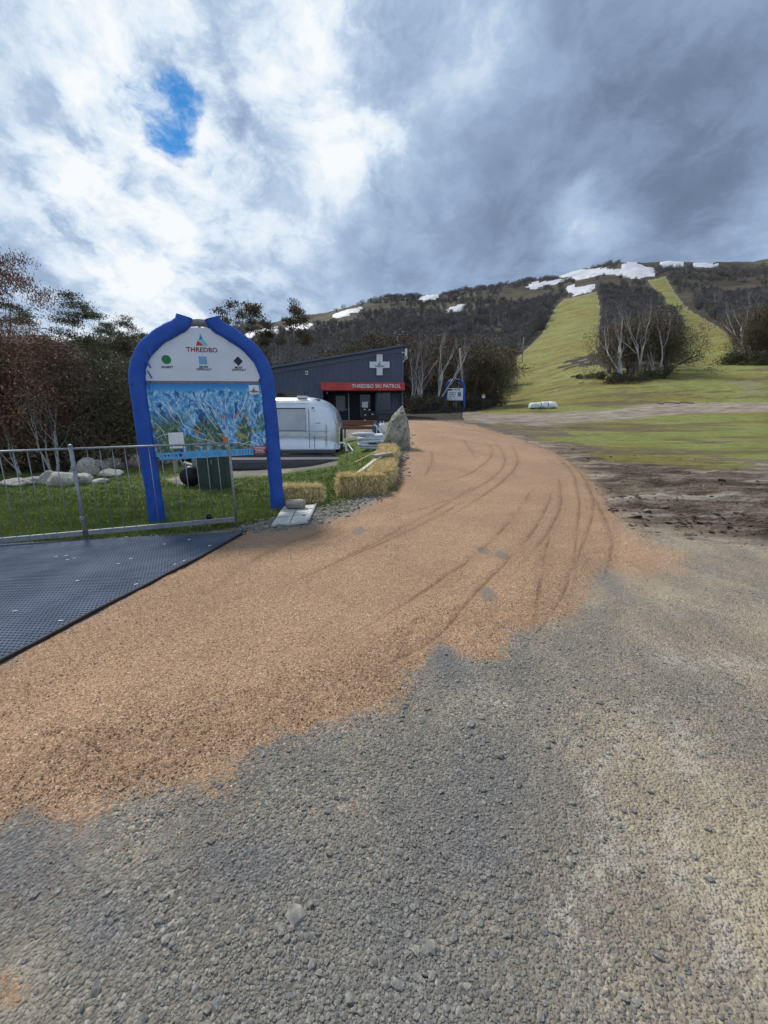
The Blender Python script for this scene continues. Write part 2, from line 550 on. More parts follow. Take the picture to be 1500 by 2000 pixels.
TCOLS = {
    -250: knots([(6.4, 0), (11, -.05), (17, -.1), (22, .1), (30, 1.), (60, 2.5)], [(100, 812), (300, 740), (600, 655)]),
    290: knots([(6.4, 0), (11, -.05), (17, -.1), (22, .1), (30, 1.), (60, 2.5)], [(100, 810), (300, 738), (600, 652)]),
    470: knots([(5, 0), (7, .05), (11, -.03), (17, -.08), (22, .3), (29, 1.1), (50, 2.2)], [(100, 803), (300, 725), (600, 641)]),
    600: knots([(5, 0), (7, .10), (9, .1), (12, .05), (17, .05), (22, .5), (29, 1.15), (50, 2.3)], [(100, 795), (300, 690), (600, 613)]),
    680: knots([(5, 0), (8, .15), (12, .27), (17, .42), (22, .8), (29, 1.2), (50, 2.4)], [(100, 785), (300, 675), (600, 596)]),
    780: knots([(5, 0), (8, .17), (12.5, .70), (18, 1.1), (25, 1.5), (35, 1.85), (50, 2.6)], [(100, 775), (200, 705), (400, 622), (600, 576)]),
    900: knots([(5, 0), (8, .15), (12.5, .6), (18, 1.0), (25, 1.45), (35, 1.85), (46, 2.33)], [(65, 795), (100, 765), (200, 690), (400, 610), (600, 562)]),
    1040: knots([(5, 0), (8, .12), (12.5, .45), (18, .8), (25, 1.2), (35, 1.8), (45, 2.6)], [(65, 778), (100, 735), (200, 660), (400, 590), (600, 541)]),
    1130: knots([(5, 0), (8, .1), (12.5, .42), (18, .75), (25, 1.15), (35, 1.8), (45, 2.7)], [(65, 755), (120, 690), (250, 610), (380, 565), (600, 516)]),
    1240: knots([(5, 0), (8, .1), (12.5, .4), (18, .7), (25, 1.1), (35, 1.75), (45, 2.8)], [(65, 735), (150, 660), (300, 590), (500, 536), (600, 503)]),
    1340: knots([(5, 0), (8, .1), (12.5, .4), (18, .7), (25, 1.1), (35, 1.75), (45, 2.9)], [(65, 728), (110, 690), (200, 640), (400, 560), (600, 508)]),
    1500: knots([(5, 0), (8, .1), (12.5, .4), (18, .7), (25, 1.1), (35, 1.9), (45, 3.2)], [(70, 705), (150, 640), (350, 560), (600, 507)]),
    1800: knots([(5, 0), (8, .1), (12.5, .4), (18, .7), (25, 1.1), (35, 1.9), (45, 3.2)], [(70, 705), (150, 640), (350, 560), (600, 515)]),
}
LY = np.linspace(math.log(.5), math.log(3500), 420)
SG = np.linspace(-1.25, 1.25, 161)


def build_table():
    us = sorted(TCOLS); ss = [(u - 750) / FPX * CP for u in us]
    yy = np.exp(LY)
    prof = []
    for u in us:
        k = TCOLS[u]; zc = k[-1][1]
        k = k + [(680, zc * .98), (1000, zc * .8), (3500, zc * .55)]
        prof.append(np.interp(yy, [a for a, b in k], [b for a, b in k]))
    prof = np.array(prof)
    T = np.array([np.interp(SG, ss, prof[:, j]) for j in range(len(yy))]).T      # s x Y
    for _ in range(2):
        K = np.array([1, 2, 3, 2, 1]) / 9
        P = np.pad(T, ((2, 2), (2, 2)), 'edge')
        P = sum(K[i] * P[i:i + T.shape[0]] for i in range(5))
        T = sum(K[i] * P[:, i:i + T.shape[1]] for i in range(5))
    return T


TT = build_table()


def terrain(x, y):
    x = np.asarray(x, float); y = np.asarray(y, float)
    Y = np.clip(y, .55, 3400)
    s = np.clip(x / np.maximum(y, 1.5), -1.24, 1.24)
    a = (np.log(Y) - LY[0]) / (LY[1] - LY[0]); b = (s - SG[0]) / (SG[1] - SG[0])
    ai = np.clip(a.astype(int), 0, len(LY) - 2); bi = np.clip(b.astype(int), 0, len(SG) - 2)
    fa = a - ai; fb = b - bi
    z = (TT[bi, ai] * (1 - fa) + TT[bi, ai + 1] * fa) * (1 - fb) + (TT[bi + 1, ai] * (1 - fa) + TT[bi + 1, ai + 1] * fa) * fb
    r = np.hypot(x, y)
    z = z + fbm(x * .9, y * .9, 3, 3) * .035 * smooth01(r, 1, 6)
    z = z + fbm(x * .12, y * .12, 5, 4) * .9 * smooth01(r, 40, 120) + fbm(x * .03, y * .03, 9, 4) * 7.0 * smooth01(r, 90, 350) + fbm(x * .018, y * .018, 19, 4) * 16.0 * smooth01(r, 420, 600)
    return z


def tz(x, y):
    return float(terrain(np.array([x]), np.array([y]))[0])


def project(x, y, z):
    d = y * CP - (z - CAMZ) * SP
    up = y * SP + (z - CAMZ) * CP
    d = np.where(d > .05, d, .05)
    return 750 + FPX * x / d, 1000 - FPX * up / d


def gp(u, v):
    """ground point seen at a picture position: first place where the sight line meets the terrain"""
    d = pix_dir(u, v)
    lo, hi = .8, 900
    for _ in range(3):
        t = np.geomspace(lo, hi, 160)
        X, Y, Z = d.x * t, d.y * t, CAMZ + d.z * t
        i = int(np.argmax(Z <= terrain(X, Y)))
        lo, hi = t[max(i - 1, 0)], t[i]
        if i == 0:
            break
    return Vector((X[i], Y[i], tz(X[i], Y[i])))


def at(u, v, Y):
    d = pix_dir(u, v); t = Y / d.y
    return Vector((d.x * t, Y, CAMZ + d.z * t))


def on(x, y):
    return Vector((x, y, tz(x, y)))


# ------------------------------------------------------------------ regions (outlines read off the photograph, then carried onto the ground)
def poly_sd(poly, U, V):
    """signed distance in picture units, positive inside"""
    P = np.array(poly, float); n = len(P)
    if U.size > 5000:                                   # far-away points need no exact distance
        m = .25 * max(np.ptp(P[:, 0]), np.ptp(P[:, 1])) + (40 if np.ptp(P[:, 0]) > 60 else 2)
        near = (U > P[:, 0].min() - m) & (U < P[:, 0].max() + m) & (V > P[:, 1].min() - m) & (V < P[:, 1].max() + m)
        out = np.full(U.shape, -m)
        if near.sum() < .9 * U.size:
            if near.any():
                out[near] = poly_sd(poly, U[near], V[near])
            return out
    inside = np.zeros(U.shape, bool); dmin = np.full(U.shape, 1e9)
    for i in range(n):
        (x0, y0), (x1, y1) = P[i], P[(i + 1) % n]
        dx, dy = x1 - x0, y1 - y0
        t = np.clip(((U - x0) * dx + (V - y0) * dy) / (dx * dx + dy * dy + 1e-9), 0, 1)
        dmin = np.minimum(dmin, np.hypot(U - x0 - t * dx, V - y0 - t * dy))
        c = ((y0 > V) != (y1 > V)) & (U < (x1 - x0) * (V - y0) / (y1 - y0 + 1e-12) + x0)
        inside ^= c
    return np.where(inside, dmin, -dmin)


ROAD = [(793, 819), (800, 850), (793, 885), (782, 925), (748, 968), (695, 1003), (640, 1022), (560, 1036), (490, 1044), (478, 1038),
        (0, 1290), (-300, 1440), (-300, 1680), (0, 1605), (80, 1588), (150, 1582), (250, 1572), (340, 1545), (385, 1530), (405, 1541), (440, 1522),
        (480, 1470), (560, 1442), (640, 1412), (760, 1362), (828, 1312), (850, 1268), (882, 1262), (905, 1288), (965, 1290), (1000, 1240), (1060, 1216),
        (1120, 1192), (1150, 1152), (1175, 1112), (1230, 1132), (1338, 1112), (1330, 1085), (1262, 1060), (1205, 1010), (1172, 960), (1140, 920),
        (1080, 882), (1000, 852), (920, 830), (860, 821)]
LAWN = [(-400, 1075), (-400, 925), (0, 930), (160, 925), (300, 895), (420, 880), (520, 872), (640, 865), (700, 858), (760, 852), (788, 868),
        (775, 915), (735, 955), (660, 985), (610, 990), (560, 1000), (505, 1018), (440, 1030), (250, 1048), (0, 1068)]
SLOPE = [(905, 818), (940, 800), (975, 790), (985, 755), (968, 735), (985, 715), (1020, 690), (1060, 650), (1085, 600), (1100, 585), (1165, 570), (1172, 600), (1172, 640), (1170, 680),
         (1180, 700), (1200, 715), (1240, 725), (1290, 715), (1320, 690), (1332, 655), (1325, 630), (1298, 600), (1274, 560), (1264, 548), (1300, 540), (1318, 572), (1345, 605), (1392, 632),
         (1425, 655), (1450, 692), (1520, 695), (1800, 670), (1800, 900), (1500, 905), (1380, 925), (1280, 915), (1200, 905), (1120, 882), (1040, 855), (960, 835)]
SNOW = [  # (outline, label)
    ([(1088, 540), (1105, 533), (1135, 527), (1165, 525), (1195, 526), (1222, 528), (1210, 518), (1228, 513), (1260, 516), (1276, 524), (1278, 541), (1240, 543), (1200, 536), (1165, 537), (1130, 548), (1120, 543)],
     'large white snow patch spread just under the highest summit knoll'),
    ([(1104, 566), (1118, 560), (1160, 559), (1150, 570), (1120, 575)], 'small oval snow patch at the head of the green ski run'),
    ([(1032, 558), (1060, 550), (1098, 548), (1085, 556), (1045, 563)], 'thin snow patch on the ridge flank beside the tan heath'),
    ([(1288, 514), (1310, 513), (1345, 516), (1330, 521), (1295, 520)], 'narrow snow strip on the crest right of the summit knoll'),
    ([(1352, 516), (1375, 514), (1400, 519), (1380, 524), (1358, 522)], 'broken snow strip behind the grey trees on the far crest'),
    ([(820, 583), (838, 577), (858, 576), (850, 583), (828, 588)], 'short bright snow patch on the skyline ridge above the building'),
    ([(867, 608), (885, 600), (908, 595), (902, 604), (880, 613)], 'slanting snow sliver in the wooded slope above the arch'),
    ([(652, 618), (680, 604), (712, 598), (700, 608), (672, 618), (655, 624)], 'ragged snow band on the bald tan shoulder'),
    ([(556, 640), (580, 631), (612, 634), (600, 642), (575, 646), (558, 647)], 'broad snow patch behind the two tall gums'),
    ([(478, 652), (505, 645), (540, 640), (545, 648), (505, 655), (482, 660)], 'snow streak low on the ridge beside the tall gums'),
    ([(100, 655), (150, 654), (235, 655), (230, 662), (150, 664), (105, 662)], 'snow strip glimpsed through the shrub tops'),
]
MUDP = [(900, 830), (1000, 846), (1080, 862), (1180, 878), (1300, 890), (1420, 905), (1500, 905), (1800, 930), (1800, 1100), (1500, 1066), (1400, 1058), (1300, 1040), (1250, 1045), (1205, 1010), (1172, 960), (1140, 920),
        (1080, 882), (1000, 852)]
DRYP = [(870, 815), (960, 808), (1080, 806), (1200, 798), (1300, 785), (1500, 785), (1800, 780), (1800, 808), (1500, 806), (1350, 808), (1200, 822), (1060, 832), (960, 828)]
TRACKS = [  # centre lines of wheel marks
    [(690, 1330), (850, 1250), (930, 1160), (1010, 1082), (1060, 1010), (1080, 960)],
    [(1050, 1235), (1090, 1180), (1130, 1090), (1158, 1010), (1150, 950), (1110, 895)],
    [(1045, 1230), (1052, 1150), (1075, 1050)], [(1120, 1100), (1132, 1000), (1120, 930), (1080, 885)],
    [(400, 1170), (520, 1085), (640, 1035)], [(830, 950), (900, 935), (950, 905), (962, 880), (940, 860)],
    [(780, 1010), (900, 970), (970, 930), (985, 890), (950, 850)], [(830, 935), (845, 900), (840, 880)],
    [(700, 1240), (860, 1140), (980, 1040), (1040, 960)], [(560, 1150), (700, 1085), (820, 1030), (900, 985)], [(1180, 1130), (1195, 1060), (1175, 1000), (1140, 945)], [(1000, 1130), (1060, 1060), (1095, 990), (1090, 930)], [(880, 1010), (960, 960), (1010, 910), (1000, 870)],
    [(860, 845), (905, 862), (930, 900)], [(600, 1130), (740, 1060), (850, 1000), (930, 950)],
]


def polyline_d(line, U, V):
    d = np.full(U.shape, 1e9)
    for (x0, y0), (x1, y1) in zip(line[:-1], line[1:]):
        dx, dy = x1 - x0, y1 - y0
        t = np.clip(((U - x0) * dx + (V - y0) * dy) / (dx * dx + dy * dy), 0, 1)
        d = np.minimum(d, np.hypot(U - x0 - t * dx, V - y0 - t * dy))
    return d


def smooth_line(pts, n=6):
    out = []
    P = [pts[0]] + list(pts) + [pts[-1]]
    for i in range(1, len(P) - 2):
        for k in range(n):
            t = k / n
            f = lambda a, b, c, d: .5 * (2 * b + (c - a) * t + (2 * a - 5 * b + 4 * c - d) * t * t + (3 * b - a - 3 * c + d) * t ** 3)
            out.append(tuple(f(P[i - 1][j], P[i][j], P[i + 1][j], P[i + 2][j]) for j in range(len(pts[0]))))
    return out + [pts[-1]]


# world-space versions for near things
ROADW = [tuple(gp(u, v))[:2] for u, v in ROAD]
TRACKW = [[tuple(gp(u, v))[:2] for u, v in smooth_line(t)] for t in TRACKS]


def terrain_mat():
    m = bpy.data.materials.new('ground_surface'); m.use_nodes = True
    t = m.node_tree; N = NT(t); b = t.nodes['Principled BSDF']
    P = N.n('ShaderNodeNewGeometry').outputs['Position']
    A = N.n('ShaderNodeAttribute', attribute_name='mA'); B = N.n('ShaderNodeAttribute', attribute_name='mB')
    sa = N.n('ShaderNodeSeparateColor'); N.l(A.outputs['Color'], sa.inputs[0])
    sb = N.n('ShaderNodeSeparateColor'); N.l(B.outputs['Color'], sb.inputs[0])
    road, mud, grass = sa.outputs; dry = A.outputs['Alpha']
    wear, forest, tone = sb.outputs; blue = B.outputs['Alpha']
    nbig = N.noise(P, .7, 4, .6); nmid = N.noise(P, 4, 4, .65); nfin = N.noise(P, 26, 3, .65)
    nhug = N.noise(N.mapping(P, (.05, .11, .05), (0, 0, .1)), 1.0, 5, .62)
    streak = N.noise(N.mapping(P, (.5, 2.2, 1), (0, 0, .12)), 1.2, 6, .70)

    def edge(x, amp=.5, lo=.35, hi=.65, nz=nmid):
        return N.smooth(N.m('ADD', x, N.m('MULTIPLY', N.m('SUBTRACT', nz, .5), amp)), lo, hi)
    vs = N.voro(P, 92, 'F1', 'Color'); vd = N.voro(P, 92, 'F1', 'Distance')
    vs2 = N.voro(P, 130, 'F1', 'Color'); vd2 = N.voro(P, 130, 'F1', 'Distance')
    s1 = N.n('ShaderNodeSeparateColor'); N.l(vs, s1.inputs[0])
    s2 = N.n('ShaderNodeSeparateColor'); N.l(vs2, s2.inputs[0])
    # grey road-metal yard
    g = N.ramp(s1.outputs[0], [(0, (.128, .120, .106)), (.5, (.200, .188, .163)), (.85, (.275, .258, .226)), (1, (.39, .37, .33))])
    dust = N.mix(N.smooth(nfin, .35, .65), (.215, .185, .142), (.30, .262, .205))
    dm = N.smooth(N.m('ADD', N.m('ADD', N.m('MULTIPLY', nmid, .55), N.m('MULTIPLY', nbig, .5)), N.m('MULTIPLY', tone, .10)), .42, .64)
    g = N.mix(N.m('MULTIPLY', dm, .62), g, dust)
    nyd = N.noise(N.mapping(P, (1.1, .55, 1), (0, 0, -.5)), 1.0, 5, .66)
    g = N.mix(N.smooth(nyd, .40, .66), N.mix(1.0, g, (.80, .80, .82, 1), 'MULTIPLY'), N.mix(1.0, g, (1.24, 1.19, 1.10, 1), 'MULTIPLY'))
    g = N.mix(N.m('MULTIPLY', tone, .8), g, N.mix(1.0, g, (1.17, 1.13, 1.05, 1), 'MULTIPLY'))
    g = N.mix(N.m('MULTIPLY', blue, .50), g, (.088, .10, .13))
    g = N.mix(N.m('MULTIPLY', N.smooth(N.noise(P, 1.7, 4, .6), .58, .72), N.m('MULTIPLY', tone, .40)), g, (.37, .345, .295))
    # orange granite
    o = N.ramp(s2.outputs[0], [(0, (.215, .128, .076)), (.45, (.345, .214, .128)), (.85, (.43, .278, .172)), (.97, (.50, .35, .24)), (1, (.62, .52, .43))])
    o = N.mix(N.smooth(nbig, .3, .7), o, N.mix(1.0, o, (.80, .80, .80, 1), 'MULTIPLY'))
    o = N.mix(N.m('MULTIPLY', N.smooth(nmid, .56, .74), .45), o, (.235, .140, .082))
    o = N.mix(N.m('MULTIPLY', edge(blue, .5, .5, .8), .75), o, (.17, .155, .13))
    # mud
    md = N.ramp(N.m('ADD', N.m('MULTIPLY', streak, .7), N.m('MULTIPLY', nfin, .3)), [(.38, (.034, .023, .016)), (.47, (.085, .058, .040)), (.54, (.16, .118, .086)), (.62, (.27, .225, .175))])
    # grass
    gn = N.m('ADD', N.m('MULTIPLY', nfin, .45), N.m('MULTIPLY', nmid, .55))
    gr = N.ramp(gn, [(.34, (.045, .075, .014)), (.5, (.090, .135, .024)), (.66, (.16, .20, .046))])
    gy = N.ramp(gn, [(.34, (.140, .160, .044)), (.5, (.228, .248, .074)), (.66, (.315, .318, .118))])
    gy = N.mix(N.smooth(nhug, .40, .62), gy, N.mix(1.0, gy, (.92, .72, .62, 1), 'MULTIPLY'))
    gy = N.mix(N.smooth(streak, .46, .60), gy, N.mix(1.0, gy, (.72, .70, .62, 1), 'MULTIPLY'))
    gr = N.mix(N.m('MULTIPLY', N.smooth(N.noise(P, 1.1, 5, .65), .54, .66), .55), gr, (.17, .15, .075))
    gr = N.mix(tone, gr, gy)
    scar = N.smooth(N.noise(N.mapping(P, (.10, .42, .5), (0, 0, .15)), 1.0, 7, .76), .525, .58)
    gr = N.mix(N.m('MULTIPLY', N.m('MULTIPLY', scar, tone), .75), gr, (.115, .088, .058))
    dr = N.ramp(streak, [(.36, (.125, .098, .070)), (.48, (.25, .21, .162)), (.6, (.37, .33, .27))])
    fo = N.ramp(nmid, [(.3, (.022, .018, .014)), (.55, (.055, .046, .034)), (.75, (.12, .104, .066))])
    heath = N.ramp(nbig, [(.35, (.040, .034, .026)), (.55, (.115, .100, .058)), (.7, (.17, .15, .085))])
    c = N.mix(edge(mud, .9, .25, .72, streak), g, md)
    c = N.mix(edge(dry, 1.1, .28, .75, streak), c, dr)
    c = N.mix(edge(grass, 1.0, .26, .74, N.m('ADD', N.m('MULTIPLY', streak, .6), N.m('MULTIPLY', nfin, .4))), c, gr)
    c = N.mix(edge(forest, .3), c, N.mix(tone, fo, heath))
    c = N.mix(edge(road, .6, .40, .60, N.m('ADD', N.m('MULTIPLY', nfin, .5), N.m('MULTIPLY', s2.outputs[1], .5))), c, o)
    c = N.mix(N.m('MULTIPLY', N.m('MULTIPLY', wear, -1.0, clamp=True), N.m('MULTIPLY', N.smooth(nfin, .36, .60), .85)), c, (.40, .365, .305))
    c = N.mix(N.m('MULTIPLY', N.m('MAXIMUM', wear, 0.0), .8), c, N.mix(1.0, c, (.46, .42, .38, 1), 'MULTIPLY'))
    N.l(c, b.inputs['Base Color'])
    b.inputs['Roughness'].default_value = .92
    b.inputs['Specular IOR Level'].default_value = .2
    # relief
    h = N.m('ADD', N.m('MULTIPLY', vd, N.m('SUBTRACT', 1.0, road)), N.m('MULTIPLY', vd2, .35))
    h = N.m('ADD', N.m('MULTIPLY', h, -.010), N.m('MULTIPLY', nfin, .018))
    h = N.m('ADD', h, N.m('MULTIPLY', N.m('MULTIPLY', streak, N.m('ADD', mud, dry)), .22))
    h = N.m('ADD', h, N.m('MULTIPLY', N.m('MULTIPLY', nfin, grass), .04))
    bn = N.n('ShaderNodeBump'); bn.inputs['Strength'].default_value = 1.0; bn.inputs['Distance'].default_value = 1.0
    N.l(h, bn.inputs['Height']); N.l(bn.outputs[0], b.inputs['Normal'])
    return m


M['terrain'] = terrain_mat()


def build_terrain():
    az = np.concatenate([np.radians(np.arange(-180, -52, 4.0)), np.radians(np.linspace(-52, 52, 640)), np.radians(np.arange(56, 180.1, 4.0))])
    rr = [.002, .06, .15, .28, .45]
    while rr[-1] < 3300:
        r = rr[-1]
        rr.append(r * (1.010 if r < 15 else 1.016 if r < 120 else 1.02 if r < 330 or r > 660 else 1.009))
    rr = np.array(rr)
    AZ, R = np.meshgrid(az, rr)
    X = R * np.sin(AZ); Y = R * np.cos(AZ); Z = terrain(X, Y)
    front = (Y > .3) & (np.abs(X) < Y * 1.3 + .2)
    U, V = project(X, Y, Z)
    U = np.where(front, U, -5000); V = np.where(front, V, -5000)
    far = (Y > 640)
    jx = fbm(X * 2.5, Y * 2.5, 21, 4); jf = fbm(X * 12, Y * 12, 22, 3)
    pxm = FPX / np.maximum(Y, 1)
    sroad = poly_sd(ROAD, U, V) / pxm + jx * .16 + jf * .14
    sroad = np.where((Y < 40), sroad, -5)
    slawn = np.where((Y < 27) & (Y > 3), poly_sd(LAWN, U, V) / pxm + jx * .25 * np.minimum(Y / 8, 1.5), -5)
    # the hidden ground behind the lawn and under the building is also grass
    sslope = np.where((Y > 10) & ~far, poly_sd(SLOPE, U, V), -50)
    hill_cut = np.where(Y > 50, 1, 0)
    smud = np.where(Y < 60, poly_sd(MUDP, U, V), -50)
    sdry = np.where((Y < 70) & (Y > 15), poly_sd(DRYP, U, V), -50)
    road = np.clip(.5 + sroad / np.where((U > 1000) & (Y > 3.5), .50, .18) * .5, 0, 1)
    grass = np.maximum(np.clip(.5 + slawn / .35 * .5, 0, 1), np.clip(.5 + sslope / 14 * .5, 0, 1))
    left_back = (X < -.2 * Y + 2.5) & (Y > 9.5) & (slawn < .1) & (Y < 45) & (sroad < 0)
    grass = np.where(left_back & (slawn < 0), np.maximum(grass, .55), grass)
    # greyish gravel strip in front of the deck
    strip = poly_sd([(310, 935), (430, 905), (540, 905), (665, 897), (660, 912), (540, 930), (430, 938), (350, 950)], U, V)
    grass = np.where(strip > 0, grass * (1 - np.clip(strip / 8, 0, 1)), grass)
    bank = poly_sd([(1085, 722), (1120, 700), (1150, 690), (1178, 672), (1180, 700), (1195, 722), (1150, 715), (1110, 722)], U, V)
    scars = poly_sd([(1180, 742), (1260, 734), (1340, 742), (1300, 752), (1220, 750)], U, V)
    scars = np.maximum(scars, poly_sd([(1400, 740), (1500, 735), (1520, 775), (1450, 780)], U, V))
    mud = np.clip(.5 + (smud + fbm(X * .5, Y * 1.2, 65, 4) * 60) / 50 * .5, 0, 1)
    mud = np.where((U > 820) & (Y > 8) & (Y < 34) & (sroad < 0), np.maximum(mud, np.clip(.42 + fbm(X * .22, Y * .7, 66, 4) * 1.5, 0, .72)), mud)
    dry = np.clip(.5 + sdry / 14 * .5, 0, 1)
    dry = np.where(smud > 0, np.maximum(dry, np.clip(.30 + fbm(X * .35, Y * 1.5, 68, 4) * 1.7, 0, .8)), dry)
    wob = fbm(X * .16, Y * .5, 61, 4) * 34
    bank = bank + wob; scars = scars + wob - 4
    grass = np.where(sdry > -6, grass * (1 - .8 * np.clip(.5 + sdry / 10, 0, 1)), grass)
    far_ok = (Y > 40) & (Y < 140)
    dry = np.where(far_ok, np.maximum(dry, .85 * np.clip(.5 + np.maximum(scars, -50) / 14, 0, 1)), dry)
    grass = np.where(far_ok, grass * (1 - .45 * np.clip(.5 + scars / 14, 0, 1)) * (1 - .48 * np.clip(.5 + bank / 14, 0, 1)), grass)
    dry = np.where(far_ok, np.maximum(dry, .55 * np.clip(.5 + bank / 14, 0, 1)), dry); mud = np.where(far_ok, np.maximum(mud, .55 * np.clip(.6 + bank / 10, 0, 1)), mud)
    # brown fringe between road and right-hand grass
    mud = np.where((U > 800) & (sroad < 0) & (sroad > -1.2) & (Y > 6.5) & (Y < 40), np.maximum(mud, .62), mud)
    grass = np.where(mud > .5, grass * np.clip(.62 + (V < 925) * (U > 1180) * .3 + fbm(X * .3, Y * .8, 31, 4) * 1.8, 0, 1), grass)
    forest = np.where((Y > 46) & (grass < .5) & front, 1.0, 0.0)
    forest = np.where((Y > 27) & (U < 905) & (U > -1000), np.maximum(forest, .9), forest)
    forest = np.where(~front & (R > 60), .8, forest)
    tone = smooth01(Y, 6, 10) * (U > 820)
    tone = np.where(forest > .5, smooth01(R, 300, 420) * np.clip(.3 + fbm(X * .02, Y * .02, 8, 3) * 3, 0, 1), tone)
    tone = np.where((forest < .5) & (grass < .4) & (Y < 9), smooth01(U, 900, 1250), tone)
    wear = np.zeros_like(X)
    nearm = (Y < 16) & (Y > .5) & front
    dd = np.full(X.shape, 1e9)
    xs, ys = X[nearm], Y[nearm]
    dn = np.full(xs.shape, 1e9)
    for tr in TRACKW:
        a_, b_ = np.array(tr[0]), np.array(tr[-1]); ln_ = np.hypot(*(b_ - a_))
        fade = np.clip(np.minimum(np.hypot(xs - a_[0], ys - a_[1]), np.hypot(xs - b_[0], ys - b_[1])) / (.3 * ln_), .05, 1)
        dn = np.minimum(dn, polyline_d(tr, xs + fbm(xs * 2, ys * 2, 43, 2) * .04, ys) / fade ** .6)
    dd[nearm] = dn
    wbrk = np.clip(.72 + fbm(X * 1.9, Y * 1.9, 41, 4) * 2.2, 0, 1)
    wear = np.exp(-(dd / .018) ** 2) * wbrk * .75 + np.exp(-(dd / .085) ** 2) * .26
    ridge = np.exp(-((dd - .06) / .03) ** 2) * wbrk
    # damp darker patches and thin places in the road where the grey base shows
    blue = np.zeros_like(X)
    for (u, v, r_) in ((950, 1165, .16), (870, 1290, .22), (1190, 1140, .22), (980, 1090, .14), (700, 1040, .18), (1190, 1125, .15), (945, 1080, .14)):
        p = gp(u, v); blue = np.maximum(blue, np.exp(-(((X - p.x) / (r_ * .8)) ** 2 + ((Y - p.y) / (r_ * 1.6)) ** 2)))
    for (u, v, ru, rv) in ((900, 1650, 130, 130), (980, 1520, 120, 80), (500, 1680, 180, 60), (80, 1700, 120, 90), (180, 1800, 100, 90), (780, 1800, 80, 160)):
        blue = np.maximum(blue, .8 * np.exp(-(((U - u) / ru) ** 2 + ((V - v) / rv) ** 2)) * (front & (Y < 5)))
    # stray orange on the grey
    for (u, v, ru, rv, a) in ((700, 1580, 60, 50, .44), (20, 1930, 60, 60, .6), (640, 1640, 70, 30, .36), (1060, 1250, 70, 40, .42), (1010, 1370, 80, 24, .36), (430, 1500, 40, 30, .3)):
        road = np.maximum(road, a * np.exp(-(((U - u) / ru) ** 2 + ((V - v) / rv) ** 2)) * (front & (Y < 8)))
    smear = np.zeros_like(X)
    for (u0, v0, u1, v1, w_) in ((1160, 1500, 1290, 1365, .035), (1345, 1500, 1335, 1420, .10), (1180, 1600, 1150, 1500, .05), (1080, 1830, 1100, 1760, .05), (1290, 1720, 1310, 1590, .05), (1120, 1740, 1180, 1640, .04), (1240, 1660, 1190, 1700, .05), (1480, 1300, 1300, 1290, .10), (1420, 1900, 1390, 1740, .06)):
        a_, b_ = gp(u0, v0), gp(u1, v1)
        dq = polyline_d([(a_.x, a_.y), (b_.x, b_.y)], X + jx * .2, Y + jf * .1)
        smear = np.maximum(smear, np.exp(-(dq / (w_ * .8)) ** 2) * (R < 9))
    # relief
    rs = np.clip(sroad / .35, 0, 1); rs = rs * rs * (3 - 2 * rs)
    Z = Z + rs * (.030 + .02 * jx + .012 * jf) * (R < 60)
    Z = Z - wear * .009 * (R < 16) + ridge * .003 * (R < 16)
    Z = Z + np.clip((mud - .45) * 2, 0, 1) * (Y > 4) * (fbm(X * 1.3, Y * 4.0, 51, 5) * .30) * (sroad < 0) * (Y < 40)
    Z = Z + np.where((sslope > 0) | (sdry > 0), fbm(X * .35, Y * 1.1, 55, 4) * .35 * smooth01(Y, 18, 40), 0)
    Z = Z + (1 - rs) * fbm(X * 5, Y * 5, 57, 3) * .014 * (R < 14)
    # a low heap in the road's near edge
    for (u, v, a, s_) in ((180, 1420, .05, .28), (60, 1560, .03, .25), (230, 1350, .02, .3)):
        p = gp(u, v); Z = Z + a * np.exp(-((X - p.x) ** 2 + (Y - p.y) ** 2) / s_ ** 2)
    snow_id = np.full(X.shape, -1)
    for i, (pl, lab) in enumerate(SNOW):
        s_ = poly_sd(pl, U, V) + fbm(X * .06, Y * .06, 60 + i, 3) * 8 + fbm(X * .22, Y * .22, 80 + i, 3) * 6
        ok = (s_ > 0) & (Y > 150) & (Y < 640)
        if ok.any():                                     # keep the largest connected piece
            lab_ = np.where(ok, np.arange(ok.size).reshape(ok.shape) + 1, 0)
            rows = np.where(ok.any(1))[0]; cols = np.where(ok.any(0))[0]
            sub = lab_[rows[0]:rows[-1] + 1, cols[0]:cols[-1] + 1]
            for _ in range(sub.shape[0] + sub.shape[1]):
                q_ = np.pad(sub, 1)
                nb_ = np.max([q_[1:-1, 1:-1], q_[:-2, 1:-1], q_[2:, 1:-1], q_[1:-1, :-2], q_[1:-1, 2:]], 0)
                nb_ = np.where(sub > 0, nb_, 0)
                if (nb_ == sub).all():
                    break
                sub = nb_
            ids, cnt = np.unique(sub[sub > 0], return_counts=True)
            keep_ = np.zeros_like(ok); keep_[rows[0]:rows[-1] + 1, cols[0]:cols[-1] + 1] = sub == ids[cnt.argmax()]
            ok = keep_
        snow_id[ok] = i
        Z = Z + np.where(ok, .9 * np.clip(s_ / 2.0, 0, 1), 0)
    nr, nc = X.shape
    # normals over the whole sheet so that pieces meet without a seam
    dXr = np.gradient(X, axis=0); dYr = np.gradient(Y, axis=0); dZr = np.gradient(Z, axis=0)
    dXc = np.gradient(X, axis=1); dYc = np.gradient(Y, axis=1); dZc = np.gradient(Z, axis=1)
    nx = dYr * dZc - dZr * dYc; ny = dZr * dXc - dXr * dZc; nz = dXr * dYc - dYr * dXc
    sgn = np.where(nz < 0, -1, 1); ln = np.sqrt(nx ** 2 + ny ** 2 + nz ** 2) + 1e-12
    NRM = np.stack([nx * sgn / ln, ny * sgn / ln, nz * sgn / ln], -1).reshape(-1, 3)
    idx = np.arange(nr * nc).reshape(nr, nc)
